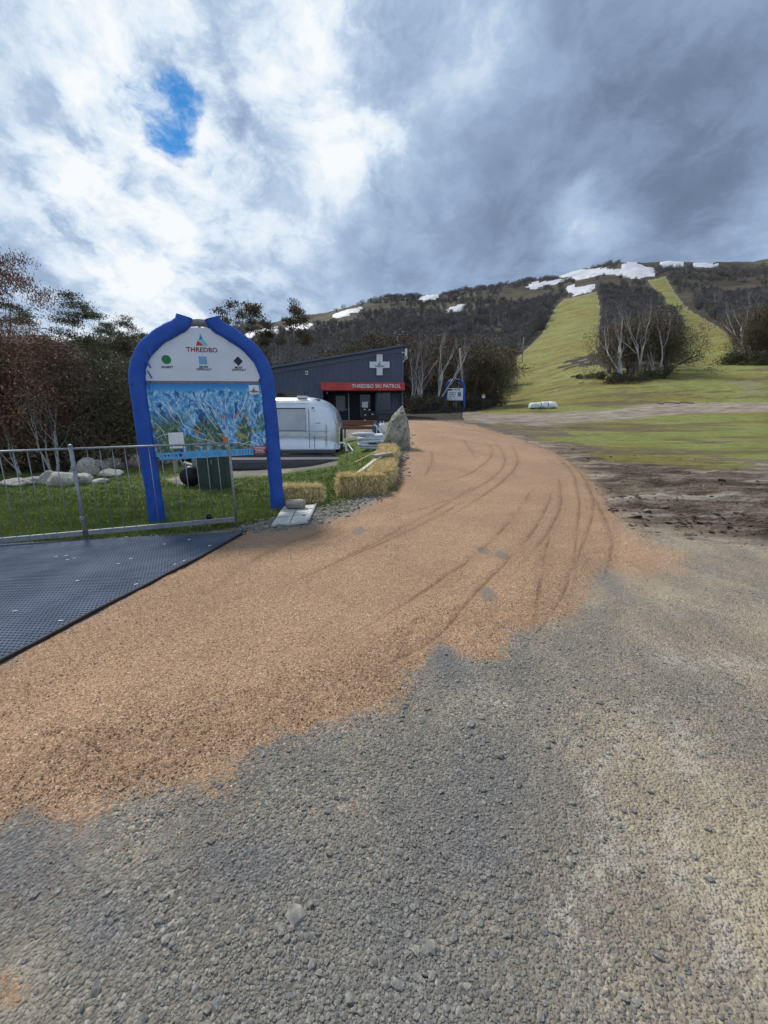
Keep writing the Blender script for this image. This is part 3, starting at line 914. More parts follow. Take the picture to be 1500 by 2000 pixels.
    F = np.stack([idx[:-1, :-1], idx[:-1, 1:], idx[1:, 1:], idx[1:, :-1]], -1).reshape(-1, 4)

    def fmean(q):
        return (q[:-1, :-1] + q[:-1, 1:] + q[1:, 1:] + q[1:, :-1]).ravel() / 4
    cls = np.zeros(len(F), int)                                     # 0 yard
    fY, fR = fmean(Y), fmean(R)
    cls[fmean(grass) > .5] = 2
    cls[(fmean(forest) > .5)] = 4
    cls[(fmean(np.clip(sslope, -50, 50)) > 0)] = 3
    cls[(fmean(dry) > .5) & (fY > 20)] = 3
    cls[(cls == 2) & (fY > 24) & (fmean(U) > 790)] = 3
    cls[(fmean(sroad) > 0)] = 1
    sid = np.stack([snow_id[:-1, :-1], snow_id[:-1, 1:], snow_id[1:, 1:], snow_id[1:, :-1]], -1).reshape(-1, 4).max(1)
    cls = np.where(sid >= 0, 10 + sid, cls)
    VV = np.stack([X, Y, Z], -1).reshape(-1, 3)
    mA = np.stack([road, mud, grass, dry], -1).reshape(-1, 4)
    mB = np.stack([wear * (R < 16) - smear * .9, forest, tone, blue], -1).reshape(-1, 4)
    names = {0: ('gravel_ground', None), 1: ('orange_gravel_road', None), 2: ('lawn', None), 3: ('grass_ski_slope', None), 4: ('mountain_terrain', None)}
    labs = {0: 'grey crushed stone yard with muddy brown tracks', 1: 'orange gravel road curving uphill towards the building', 2: 'short green lawn behind the metal fence',
            3: 'grass ski slope rising to the mountain', 4: 'wooded mountain terrain under the trees'}
    for k in np.unique(cls):
        f = F[cls == k]; uq, inv = np.unique(f, return_inverse=True)
        nm = names[k][0] if k < 10 else 'snow_patch'
        me = np_mesh(nm, VV[uq], inv.reshape(f.shape), {'mA': mA[uq], 'mB': mB[uq]}, True, NRM[uq])
        o = obj(nm, me, M['terrain'] if k < 10 else M['snow'])
        if k < 10:
            tag(o, labs[k], None, None, 'structure')
        else:
            tag(o, SNOW[k - 10][1], 'snow', 'old snow patches on the mountain')
    return dict(az=az, rr=rr)


build_terrain()


# ------------------------------------------------------------------ scattering (loose stones, wood on the mountain)
def scatter(name, pts, scale, rot, tint, pick, protos, label, cat, mat_list=None):
    me = bpy.data.meshes.new(name)
    me.vertices.add(len(pts)); me.vertices.foreach_set('co', np.asarray(pts, np.float32).ravel())
    for an, av in (('sc', scale), ('ro', rot)):
        a = me.attributes.new(an, 'FLOAT_VECTOR', 'POINT'); a.data.foreach_set('vector', np.asarray(av, np.float32).ravel())
    a = me.attributes.new('tint', 'FLOAT', 'POINT'); a.data.foreach_set('value', np.asarray(tint, np.float32))
    a = me.attributes.new('pick', 'INT', 'POINT'); a.data.foreach_set('value', np.asarray(pick, np.int32))
    for p in protos:
        for m_ in p.materials:
            if m_.name not in me.materials:
                me.materials.append(m_)
    o = obj(name, me)
    c = bpy.data.collections.new(name + '_shapes')
    for i, p in enumerate(protos):
        c.objects.link(bpy.data.objects.new('%s_shape_%02d' % (name, i), p))
    g = bpy.data.node_groups.new(name + '_scatter', 'GeometryNodeTree')
    g.interface.new_socket('Geometry', in_out='INPUT', socket_type='NodeSocketGeometry')
    g.interface.new_socket('Geometry', in_out='OUTPUT', socket_type='NodeSocketGeometry')
    gi = g.nodes.new('NodeGroupInput'); go = g.nodes.new('NodeGroupOutput')
    ci = g.nodes.new('GeometryNodeCollectionInfo'); ci.inputs['Collection'].default_value = c
    ci.inputs['Separate Children'].default_value = True; ci.inputs['Reset Children'].default_value = True
    ip = g.nodes.new('GeometryNodeInstanceOnPoints'); ip.inputs['Pick Instance'].default_value = True

    def na(nm, typ):
        n = g.nodes.new('GeometryNodeInputNamedAttribute'); n.data_type = typ; n.inputs['Name'].default_value = nm
        return n.outputs['Attribute']
    L = g.links.new
    L(gi.outputs[0], ip.inputs['Points']); L(ci.outputs[0], ip.inputs['Instance'])
    L(na('pick', 'INT'), ip.inputs['Instance Index'])
    er = g.nodes.new('FunctionNodeEulerToRotation'); L(na('ro', 'FLOAT_VECTOR'), er.inputs[0]); L(er.outputs[0], ip.inputs['Rotation'])
    L(na('sc', 'FLOAT_VECTOR'), ip.inputs['Scale'])
    L(ip.outputs[0], go.inputs[0])
    md = o.modifiers.new('scatter', 'NODES'); md.node_group = g
    tag(o, label, cat, None, 'stuff')
    return o


def stone_mesh(name, seed, mat, sub=1, rough=.35):
    bm = bmesh.new(); bmesh.ops.create_icosphere(bm, subdivisions=sub, radius=.5)
    for v in bm.verts:
        v.co *= 1 + rough * (mnoise.noise(v.co * 2.1 + Vector((seed * 7.7, 3, 1))))
        v.co.z *= .62
    me = bpy.data.meshes.new(name); bm.to_mesh(me); bm.free()
    me.materials.append(mat)
    return me


def inside_w(poly, x, y):
    return poly_sd(poly, x, y)


def loose_stones():
    mg = pmat('loose_grey_stone', (.118, .114, .106), (.275, .262, .236), 1.0, .85, .3, 20, tint='INSTANCER')
    mo = pmat('loose_orange_stone', (.28, .172, .102), (.44, .288, .178), 1.0, .85, .3, 20, tint='INSTANCER')
    P1 = [stone_mesh('grey_pebble', i, mg) for i in range(5)]
    P2 = [stone_mesh('orange_pebble', i, mo) for i in range(4)]
    n = 150000
    r = np.exp(RNG.uniform(math.log(.75), math.log(9), n)); a = np.radians(RNG.uniform(-49, 49, n))
    x = r * np.sin(a); y = r * np.cos(a)
    sdr = inside_w(ROADW, x, y) + fbm(x * 2.5, y * 2.5, 21, 4) * .16 + fbm(x * 12, y * 12, 22, 3) * .14
    mat_in = (y < 5.9) & (x < -1.9 - (5.8 - y) * .165) & (y > -20)
    lawn_in = (x < -1.6) & (y > 5.3)
    clump = np.clip(.58 + fbm(x * .9, y * .9, 71, 4) * 2.2, .12, 1)
    u, v = project(x, y, terrain(x, y))
    right = smooth01(u, 1000, 1350)
    keep = (sdr < .02) & ~mat_in & ~lawn_in & (RNG.random(n) < clump * (1 - .5 * right))
    x, y = x[keep], y[keep]; k = len(x)
    s = np.exp(RNG.normal(math.log(.0064), .50, k)); s = np.minimum(s, .028)
    big = RNG.random(k) < .012; s[big] *= 1.9
    z = terrain(x, y) + fbm(x * 5, y * 5, 57, 3) * .014 + s * .10
    sc = np.stack([s * RNG.uniform(.9, 1.5, k), s * RNG.uniform(.8, 1.2, k), s * RNG.uniform(.7, 1.1, k)], -1)
    ro = np.stack([RNG.normal(0, .3, k), RNG.normal(0, .3, k), RNG.uniform(0, 6.3, k)], -1)
    ti = np.clip(RNG.normal(.48, .17, k) + (RNG.random(k) < .03) * .4, 0, 1)
    scatter('loose_stones', np.stack([x, y, z], -1), sc, ro, ti, RNG.integers(0, 5, k), P1, 'loose grey stones strewn over the foreground yard', 'gravel')
    n = 90000
    r = np.exp(RNG.uniform(math.log(1.1), math.log(11), n)); a = np.radians(RNG.uniform(-49, 30, n))
    x = r * np.sin(a); y = r * np.cos(a)
    sdr = inside_w(ROADW, x, y) + fbm(x * 2.5, y * 2.5, 21, 4) * .16 + fbm(x * 12, y * 12, 22, 3) * .14
    keep = (sdr > .0) | ((sdr > -.55) & (RNG.random(n) < .30 * np.clip(1 + sdr / .55, 0, 1) ** 2))
    keep &= ~((y < 5.9) & (x < -1.92 - (5.8 - y) * .167))
    x, y, sdr = x[keep], y[keep], sdr[keep]; k = len(x)
    s = np.minimum(np.exp(RNG.normal(math.log(.0052), .36, k)), .016)
    rs = np.clip(sdr / .35, 0, 1); rs = rs * rs * (3 - 2 * rs)
    z = terrain(x, y) + rs * (.030 + .02 * fbm(x * 2.5, y * 2.5, 21, 4) + .012 * fbm(x * 12, y * 12, 22, 3)) + s * .12
    dt = np.full(k, 1e9)
    for tr in TRACKW:
        dt = np.minimum(dt, polyline_d(tr, x, y))
    z -= np.exp(-(dt / .025) ** 2) * .012
    for (uu, vv, a_, s_) in ((180, 1420, .05, .28), (60, 1560, .03, .25), (230, 1350, .02, .3)):
        p = gp(uu, vv); z += a_ * np.exp(-((x - p.x) ** 2 + (y - p.y) ** 2) / s_ ** 2)
    sc = np.stack([s * RNG.uniform(.9, 1.5, k), s * RNG.uniform(.8, 1.2, k), s * RNG.uniform(.7, 1.2, k)], -1)
    ro = np.stack([RNG.normal(0, .4, k), RNG.normal(0, .4, k), RNG.uniform(0, 6.3, k)], -1)
    ti = np.clip(RNG.normal(.5, .17, k) + (RNG.random(k) < .02) * .5, 0, 1)
    scatter('orange_road_grit', np.stack([x, y, z], -1), sc, ro, ti, RNG.integers(0, 4, k), P2, 'coarse orange granite grit covering the road', 'gravel')
    # rubble bank along the road's left shoulder
    ctr = [gp(u, v) for u, v in ((480, 1032), (560, 1020), (625, 1005), (690, 985), (745, 958), (775, 928), (787, 895), (795, 868))]
    n = 2600; pts = []
    for i in range(n):
        t = RNG.random() * (len(ctr) - 1); j = int(t); f = t - j
        p = ctr[j].lerp(ctr[j + 1], f)
        pts.append((p.x + RNG.normal(0, .16) - .04, p.y + RNG.normal(0, .16)))
    pts = np.array(pts); x, y = pts[:, 0], pts[:, 1]
    s = np.minimum(np.exp(RNG.normal(math.log(.034), .45, n)), .11)
    z = terrain(x, y) + s * .15
    sc = np.stack([s * RNG.uniform(.9, 1.6, n), s * RNG.uniform(.8, 1.2, n), s * RNG.uniform(.7, 1.2, n)], -1)
    ro = np.stack([RNG.normal(0, .4, n), RNG.normal(0, .4, n), RNG.uniform(0, 6.3, n)], -1)
    mr = pmat('broken_rubble', (.13, .115, .095), (.30, .275, .235), 1.2, .9, .4, 16, tint='INSTANCER')
    scatter('roadside_rubble', np.stack([x, y, z], -1), sc, ro, np.clip(RNG.normal(.45, .2, n), 0, 1), RNG.integers(0, 4, n),
            [stone_mesh('rubble_piece', 20 + i, mr, 1, .5) for i in range(4)], 'broken rubble along the road shoulder beside the straw bales', 'rubble')
    # clods in the mud
    n = 9000
    u = RNG.uniform(880, 1500, n); v = RNG.uniform(835, 1060, n)
    sdm = poly_sd(MUDP, u, v)
    keep = (sdm > -4) & (RNG.random(n) < .10 + .5 * smooth01(v, 900, 1000))
    u, v = u[keep], v[keep]
    sel = RNG.permutation(len(u))[:420]
    pts = np.array([tuple(gp(a, b)) for a, b in zip(u[sel], v[sel])]); n = len(pts)
    x, y = pts[:, 0], pts[:, 1]
    s = np.minimum(np.exp(RNG.normal(math.log(.040), .45, n)), .12)
    z = terrain(x, y) + fbm(x * 1.3, y * 4.0, 51, 5) * .26
    sc = np.stack([s * RNG.uniform(1.2, 2.6, n), s * RNG.uniform(.7, 1.2, n), s * RNG.uniform(.5, .9, n)], -1)
    ro = np.stack([RNG.normal(0, .3, n), RNG.normal(0, .3, n), RNG.normal(0, .5, n)], -1)
    mm = pmat('wet_mud_clod', (.050, .037, .028), (.13, .098, .072), 2, .8, .6, 12, tint='INSTANCER')
    scatter('mud_clods', np.stack([x, y, z], -1), sc, ro, np.clip(RNG.normal(.5, .2, n), 0, 1), RNG.integers(0, 4, n),
            [stone_mesh('mud_clod', 40 + i, mm, 1, .6) for i in range(4)], 'churned dark mud clods beside the road', 'mud')


loose_stones()


def lawn_grass():
    n = 46000
    u = RNG.uniform(-60, 800, n); v = 875 + (1072 - 875) * RNG.random(n) ** .8
    s = poly_sd(LAWN, u, v)
    st = poly_sd([(310, 935), (430, 905), (540, 905), (665, 897), (660, 912), (540, 930), (430, 938), (350, 950)], u, v)
    k = (s > -3) & (st < 1)
    u, v = u[k], v[k]
    # picture position -> ground plane approximation refined twice on the terrain
    b = (v - 1000) / FPX; a = (u - 750) / FPX
    dy = CP - b * SP; dz = -SP - b * CP
    z = np.zeros(len(u))
    for _ in range(6):
        t = (z - CAMZ) / dz
        x, y = a * t, dy * t
        z = terrain(x, np.clip(y, .5, 40))
    ok = (y < 24) & (y > 4) & ~((y < 5.9) & (x < -1.9) & (y < 5.82 + (x + 1.95) * .217))
    x, y, z = x[ok], y[ok], z[ok]; n = len(x)
    nb = 4
    ang = RNG.uniform(0, 6.28, (n, nb)); h = RNG.uniform(.022, .06, (n, nb)) * (1 + .5 * (fbm(x * .8, y * .8, 81, 3)[:, None]))
    w = RNG.uniform(.004, .009, (n, nb)); off = RNG.normal(0, .03, (n, nb, 2)); lean = RNG.normal(0, .022, (n, nb, 2))
    bx = x[:, None] + off[..., 0]; by = y[:, None] + off[..., 1]; bz = np.repeat(z[:, None], nb, 1)
    c, s_ = np.cos(ang) * w, np.sin(ang) * w
    p0 = np.stack([bx - c, by - s_, bz - .01], -1); p1 = np.stack([bx + c, by + s_, bz - .01], -1)
    p2 = np.stack([bx + lean[..., 0], by + lean[..., 1], bz + h], -1)
    V = np.stack([p0, p1, p2], 2).reshape(-1, 3)
    F = np.arange(len(V)).reshape(-1, 3)
    ti = np.repeat(np.clip(RNG.normal(.5, .2, n * nb) + np.repeat(fbm(x * .7, y * .7, 83, 3), nb) * .8, 0, 1), 3)
    me = np_mesh('grass_blades', V, F, {'tint': ti}, False)
    m = pmat('lawn_grass_blades', (.085, .140, .022), (.185, .215, .055), .9, .6, tint=True)
    tag(obj('grass_blades', me, m), 'short green grass blades of the lawn', 'grass', None, 'stuff')


lawn_grass()

# ------------------------------------------------------------------ things on the ground
def frame_between(a, b):
    """origin at the middle, local x from a to b (level), returns matrix-ready (loc, rotz, length)"""
    d = b - a
    return (a + b) / 2, math.atan2(d.y, d.x), math.hypot(d.x, d.y)


def logo_triangles(parent, cx, cz, s, y, red=None):
    """mountain mark: blue peak, teal flank, red lower-left wedge"""
    tri = lambda pts, mat, nm, dy: MB().prism([(cx + a * s, cz + b * s) for a, b in pts], y, y - .003 - dy).build(nm, M[mat], parent)
    tri([(-.02, 1.0), (.16, .62), (-.16, .46)], 'deepblue_print', 'logo_peak', 0)
    tri([(.17, .60), (.56, 0.02), (.18, .02), (-.15, .44)], 'teal_print', 'logo_flank', .0006)
    tri([(-.28, .44), (.16, .03), (-.46, .02)], red or 'red_print', 'logo_wedge', .0012)


def put_text(parent, body, size, x, y, z, mat, bold=0., sx=1., align='CENTER', name='lettering', spacing=1.0):
    o = obj(name, text_mesh(body, size, bold, .0008, align, sx, spacing), mat, parent)
    o.location = (x, y, z)
    return o


def arch_path(hw, zs, top):
    """half outline of the arch from the foot to the crown"""
    pts = [(hw, 0), (hw, zs * .5), (hw, zs)]
    for k in range(1, 9):
        a = math.pi / 2 * k / 8
        pts.append((hw * math.cos(a), zs + (top - zs) * math.sin(a)))
    return pts


def map_sign():
    a = gp(306, 1019); b = at(545, 990, 7.12)
    b.z = tz(b.x, b.y)
    c, rz, L = frame_between(a, b)
    t = thing('trail_map_sign', 'blue padded arch sign with white ski-grade header and blue mountain trail map', 'sign', (c.x, c.y, min(a.z, b.z) - .03), rz)
    t.rotation_euler = (0, math.radians(-1.6), rz)
    hw = L / 2 - .02
    ap = arch_path(hw, 2.18, 2.98)
    full = [(-x, z) for x, z in ap] + [(x, z) for x, z in ap[::-1][1:]]
    MB().tube([(x, 0, z) for x, z in full], .055, 10).build('steel_arch', M['grey_pipe'], t, True)
    # padding: two sleeves, each running from the ground to a cut end near the crown
    for s in (-1, 1):
        P = [(hw, .0), (hw, .35), (hw, .8), (hw + .005, 1.3), (hw, 1.8), (hw - .005, 2.12), (hw - .04, 2.33), (hw - .13, 2.52), (hw - .29, 2.69),
             (hw - .50, 2.83), (hw - .68, 2.94), (.19, 3.04)]
        P = smooth_line(P, 4)
        mb = MB(); n = 14; ring = []
        for i, (x, z) in enumerate(P):
            q0 = P[max(i - 1, 0)]; q1 = P[min(i + 1, len(P) - 1)]
            tx, tz_ = q1[0] - q0[0], q1[1] - q0[1]; ln = math.hypot(tx, tz_); tx /= ln; tz_ /= ln
            nx, nz = -tz_, tx
            for k in range(n):
                an = 2 * math.pi * k / n
                ca, sa = math.cos(an), math.sin(an)
                e = .5                                                   # rounded-square section
                rx = math.copysign(abs(ca) ** e, ca); ry = math.copysign(abs(sa) ** e, sa)
                r = .112 * (1 + .09 * mnoise.noise(Vector((s * 3 + ca * 1.2, sa * 1.2, i * .55))) - (.05 if i % 11 == 5 else 0))
                mb.v.append((s * (x + nx * rx * r), ry * r * .95, z + nz * rx * r))
        for i in range(len(P) - 1):
            for k in range(n):
                f = (i * n + k, i * n + (k + 1) % n, (i + 1) * n + (k + 1) % n, (i + 1) * n + k)
                mb.f.append(f if s > 0 else f[::-1])
        mb.f.append(tuple(range(n))[::s]); mb.f.append(tuple((len(P) - 1) * n + k for k in range(n))[::-s])
        mb.build('padding_sleeve', M['blue_pad'], t, True)
    # tie straps hanging from the left sleeve, lacing eyelets
    for x, z, r in ((-hw + .16, 2.42, .5), (-hw + .16, 2.28, .45), (-hw + .2, 2.60, .3), (-hw - .02, 2.18, -.7), (-hw + .13, 2.14, .2)):
        MB().beam((x, -.10, z), (x + .10 * math.sin(r), -.125, z - .12 * math.cos(r)), .022, .006, (0, 1, 0)).build('tie_strap', M['blue_pad'], t)
    MB().tube([(0, 0, 2.90), (0, -.01, 2.99)], .02, 8).build('hanger_bracket', M['grey_pipe'], t)
    # header
    pw = hw - .115
    hd = [(-pw, 2.145), (pw, 2.145)]
    for k in range(0, 19):
        an = math.pi * k / 18
        hd.append((pw * math.cos(an) * 1.0, 2.17 + .73 * math.sin(an) ** .92))
    h = MB().prism(hd, -.055, -.045).build('header_panel', M['white_panel'], t)
    y = -.0553
    logo_triangles(h, .0, 2.645, .165, y)
    put_text(h, 'THREDBO', .092, .0, y - .002, 2.585, M['darkred_print'], .0018, 1.0, spacing=1.04)
    gx = pw * .62
    MB().prism([(-gx + .062 * math.cos(k * .2618), 2.44 + .062 * math.sin(k * .2618)) for k in range(24)], y, y - .003).build('green_circle', M['green_print'], h)
    MB().prism([(-.005 - .056, 2.385), (-.005 + .056, 2.385), (-.005 + .056, 2.495), (-.005 - .056, 2.495)], y, y - .003).build('blue_square', M['sky_print'], h)
    MB().prism([(-.02, 2.42), (.0, 2.41), (.015, 2.43), (.02, 2.45), (.0, 2.465), (-.025, 2.46), (-.01, 2.445)], y - .003, y - .005).build('square_centre_mark', M['ochre_print'], h)
    MB().prism([(gx - .07, 2.44), (gx, 2.37), (gx + .07, 2.44), (gx, 2.51)], y, y - .003).build('black_diamond', M['navy_print'], h)
    put_text(h, 'EASIEST', 0.040, -gx, y - .002, 2.335, M['black_print'], .0010, 1.12)
    put_text(h, 'MORE', .040, -.005, y - .002, 2.345, M['black_print'], .0010, 1.12)
    put_text(h, 'DIFFICULT', .040, -.005, y - .002, 2.31, M['black_print'], .0010, 1.12)
    put_text(h, 'MOST', .040, gx, y - .002, 2.345, M['black_print'], .0010, 1.12)
    put_text(h, 'DIFFICULT', .040, gx, y - .002, 2.31, M['black_print'], .0010, 1.12)
    # backing rail between the two boards
    MB().box((0, .0, 2.12), (2 * pw, .04, .05)).build('cross_rail', M['grey_pipe'], t)
    MB().box((0, .0, 1.02), (2 * pw, .04, .05)).build('cross_rail', M['grey_pipe'], t)
    mp = MB().box((0, -.05, 1.55), (2 * pw + .02, .012, 1.10)).build('map_board', M['map'], t)
    y = -.0563
    rect = lambda x0, x1, z0, z1, mat, nm, par=mp, dy=.002: MB().box(((x0 + x1) / 2, y - dy / 2, (z0 + z1) / 2), (x1 - x0, dy, z1 - z0)).build(nm, M[mat], par)
    # legend strip, emergency box, logo box, blank sticker
    rect(-pw, pw * .74, 1.005, 1.105, 'sky_print', 'legend_strip')
    rect(pw * .742, pw, 1.02, 1.135, 'red_print', 'red_notice_box')
    for k, w in enumerate((.075, .06, .085, .09)):
        rect(pw * .87 - w, pw * .87 + w, 1.036 + k * .024, 1.045 + k * .024, 'white_print', 'notice_text_line', dy=.004)
    lb = rect(pw * .77, pw * .96, 1.955, 2.085, 'white_print', 'logo_box')
    logo_triangles(lb, pw * .865, 2.0, .06, y - .003, 'navy_print')
    put_text(lb, 'THREDBO', .032, pw * .865, y - .005, 1.985, M['darkred_print'], .001)
    rect(-pw * .76, -pw * .50, 1.165, 1.40, 'white_print', 'blank_sticker')
    for k, (sh, x) in enumerate((('c', .065), ('d', .115), ('d', .165), ('d', .215), ('t', .265))):
        X = -pw + x; Z = 1.062
        pts = {'c': [(X + .014 * math.cos(q * .5236), Z + .014 * math.sin(q * .5236)) for q in range(12)],
               'd': [(X - .016, Z), (X, Z - .016), (X + .016, Z), (X, Z + .016)], 't': [(X - .016, Z - .014), (X + .016, Z - .014), (X, Z + .014)]}[sh]
        MB().prism(pts, y - .002, y - .004).build('legend_symbol', M['green_print' if k == 0 else 'navy_print'], mp)
    rect(-pw + .305, -pw + .345, 1.04, 1.085, 'darkred_print', 'legend_symbol', dy=.004)
    for x0 in (-.56, -.36, -.18, .0):
        for k in range(3):
            rect(x0, x0 + .12, 1.03 + k * .022, 1.036 + k * .022, 'deepblue_print', 'legend_text_line', dy=.004)
    for r_ in range(2):
        for k in range(12):
            if k not in (3,) and not (r_ == 1 and k == 11):
                X = .20 + k * .045
                rect(X, X + .016, 1.03 + r_ * .038, 1.046 + r_ * .038, 'navy_print', 'legend_symbol', dy=.004)
    # lift lines and runs drawn on the map
    def stroke(pts, w, mat, nm):
        P = smooth_line([(p[0] * pw, .99 + p[1] * 1.12) for p in pts], 5); mb = MB()
        for i in range(len(P) - 1):
            (x0, z0), (x1, z1) = P[i], P[i + 1]
            nx, nz = -(z1 - z0), x1 - x0; ln = math.hypot(nx, nz) + 1e-9; nx, nz = nx / ln * w / 2, nz / ln * w / 2
            mb.raw([(x0 - nx, y - .002, z0 - nz), (x1 - nx, y - .002, z1 - nz), (x1 + nx, y - .002, z1 + nz), (x0 + nx, y - .002, z0 + nz)], [(0, 1, 2, 3)])
        mb.build(nm, M[mat], mp)
    for pts in ([(-.70, .76), (-.62, .66), (-.52, .56), (-.48, .47), (-.40, .42), (-.22, .36), (-.1, .30)], [(-.44, .45), (-.36, .33), (-.25, .28), (-.1, .25), (.1, .2)],
                [(-.36, .62), (-.3, .52), (-.26, .45)], [(.28, .58), (.26, .45), (.30, .36), (.36, .30)], [(-.18, .80), (-.1, .66), (.02, .5), (.12, .38)],
                [(.62, .66), (.5, .55), (.42, .42)], [(.75, .36), (.86, .26), (.98, .22)], [(-.95, .3), (-.8, .35), (-.7, .3)], [(.1, .33), (.25, .30), (.34, .25), (.2, .22)],
                [(-.95, .70), (-.85, .60), (-.74, .52)], [(.70, .80), (.64, .70), (.55, .60)], [(-.1, .22), (.1, .17), (.4, .2), (.7, .15)], [(-.85, .80), (-.72, .70), (-.66, .58), (-.58, .50)], [(-.06, .78), (.06, .68), (.12, .56)], [(.34, .82), (.30, .70), (.36, .6)],
                [(.84, .82), (.76, .68), (.72, .56)], [(-.3, .72), (-.36, .6), (-.3, .5), (-.2, .4)], [(.4, .5), (.5, .42), (.62, .40)], [(-.95, .5), (-.86, .42), (-.8, .3)], [(-.6, .18), (-.4, .2), (-.2, .15)], [(.5, .15), (.7, .2), (.9, .12)]):
        stroke(pts, .007, 'white_print', 'piste_line')
    rl = random.Random(3)
    for k in range(46):
        x = rl.uniform(-.95, .95); z = rl.uniform(.30, .84); s_ = -1 if x > .1 else 1
        dx = s_ * rl.uniform(.02, .10); dz = -rl.uniform(.06, .16)
        stroke([(x, z), (x + dx * .4 + rl.uniform(-.02, .02), z + dz * .5), (x + dx, z + dz)], rl.choice((.004, .006, .008)), rl.choice(('white_print', 'sky_print', 'teal_print', 'navy_print', 'deepblue_print')), 'piste_line')
    for pts in ([(-.55, .90), (-.45, .78)], [(-.24, .74), (-.02, .5)], [(.0, .70), (.14, .42), (.22, .28)], [(-.50, .88), (-.34, .80), (-.2, .76)], [(.50, .70), (.64, .34)]):
        stroke(pts, .008, 'navy_print', 'lift_line')
    for x, z in ((-.25, .37), (.24, .56), (.48, .57), (.66, .56)):
        rect(x * pw - .022, x * pw + .022, .99 + z * 1.12 - .022, .99 + z * 1.12 + .022, 'orange_print', 'map_symbol', dy=.004)
    MB().prism([(.44 * pw, 1.36), (.49 * pw, 1.38), (.66 * pw, 1.30), (.63 * pw, 1.26), (.5 * pw, 1.30)], y - .001, y - .003).build('village_patch', M['ochre_print'], mp)
    MB().prism([(.17 * pw, 1.35), (.30 * pw, 1.25), (.22 * pw, 1.21)], y - .001, y - .003).build('village_patch', M['orange_print'], mp)
    for x, z in ((-pw, 2.11), (pw - .01, 2.16), (-pw - .01, 2.155), (-pw + .01, 1.03), (pw, 1.04)):
        MB().tube([(x, -.05, z), (x, -.068, z)], .017, 10).build('bolt', M['black_plastic'], t)


map_sign()


def far_arch():
    a = gp(871, 807); b = gp(904, 806)
    a = Vector((a.x * 46 / a.y, 46, tz(a.x * 46 / a.y, 46))); b = Vector((b.x * 46 / b.y, 46, tz(b.x * 46 / b.y, 46)))
    t = thing('arch_notice_sign', 'small blue arch frame with pale notice board at the foot of the trees', 'sign', (.5 * (a.x + b.x), 46, min(a.z, b.z) - .05))
    hw = .95
    H = 3.35
    ap = arch_path(hw, H - .95, H)
    full = [(-x, z) for x, z in ap] + [(x, z) for x, z in ap[::-1][1:]]
    MB().tube([(x, 0, z) for x, z in full], .06, 8).build('steel_arch', M['grey_pipe'], t, True)
    for s in (-1, 1):
        MB().tube([(s * x, 0, z) for x, z in ap[:-1]], .13, 10, squash=.9).build('padding_sleeve', M['blue_pad'], t, True)
    bd = MB().box((0, -.14, 1.84), (1.62, .03, 1.22)).build('notice_board', M['white_panel'], t)
    MB().prism([(-.80, 2.20), (-.38, 2.20), (-.28, 2.28), (-.38, 2.37), (-.80, 2.37)], -.156, -.162).build('red_badge', M['darkred_print'], bd)
    for x0, x1, z in ((-.2, .12, 2.29), (.18, .48, 2.29), (-.62, -.1, 1.98), (-.04, .08, 1.98), (-.62, -.15, 1.79), (-.08, .05, 1.79), (-.62, -.38, 1.59), (-.28, -.05, 1.59)):
        MB().box(((x0 + x1) / 2, -.158, z), (x1 - x0, .004, .075)).build('text_line', M['navy_print'], bd)
    MB().box((.43, -.158, 2.03), (.33, .004, .06)).build('text_line', M['black_print'], bd)
    MB().box((.43, -.158, 1.80), (.30, .004, .34)).build('grey_print_square', M['frame_grey'], bd)
    MB().box((0, 0, 2.46), (1.8, .05, .06)).build('cross_rail', M['black_plastic'], t)
    MB().box((0, 0, 1.2), (1.8, .05, .06)).build('cross_rail', M['black_plastic'], t)
    p = on(b.x - .45, 45.6)
    MB().box((0, 0, .26), (1.25, .5, .52)).build('equipment_box', M['black_plastic'], None, bevel=.03, loc=(p.x, p.y, p.z - .03))
    tag(bpy.data.objects['equipment_box'], 'low black box lying under the small blue arch', 'box')


far_arch()


def fence():
    e = gp(463, 1031); m = gp(170, 1055)
    d = (m - e); d.z = 0; L = d.length; d.normalize()
    rz = math.atan2(-d.y, -d.x)
    t = thing('metal_fence', 'galvanised pipe fence with thin vertical bars along the mat', 'fence', (m.x, m.y, m.z), rz)
    t.rotation_euler = (0, math.radians(-1.2), rz)
    H = 1.215
    xs = [L, 0, -L]
    for x in xs:
        big = x == 0
        MB().tube([(x, 0, -.06), (x, 0, H if x != L else H - .0)], .024 if big else .017, 10).build('post', M['steel'], t, True)
        if big:
            MB().lathe([(.027, 0), (.027, .02), (.012, .03)], 10, (x, 0, H)).build('post_cap', M['steel'], t, True)
    for x0, x1 in ((-L, -.03), (.03, L - .02)):
        MB().tube([(x0, 0, H - .03), (x1, 0, H - .03)], .014, 8).build('top_rail', M['steel'], t, True)
        MB().box(((x0 + x1) / 2, 0, .10), (x1 - x0, .035, .065)).build('bottom_rail', M['steel'], t, bevel=.004, seg=1)
        n = 13
        for k in range(1, n):
            x = x0 + (x1 - x0) * k / n
            MB().tube([(x, 0, .13), (x, 0, H - .03)], .0056, 6).build('bar', M['steel'], t, True)
    for z in (.3, .95):
        MB().box((0, -.03, z), (.05, .03, .05)).build('clamp', M['steel'], t, bevel=.004, seg=1)
    c = MB().tube([(L - .36, .03, .16), (L - .36, .07, .16)], .042, 12).build('black_castor', M['black_rubber'], t, True)


fence()


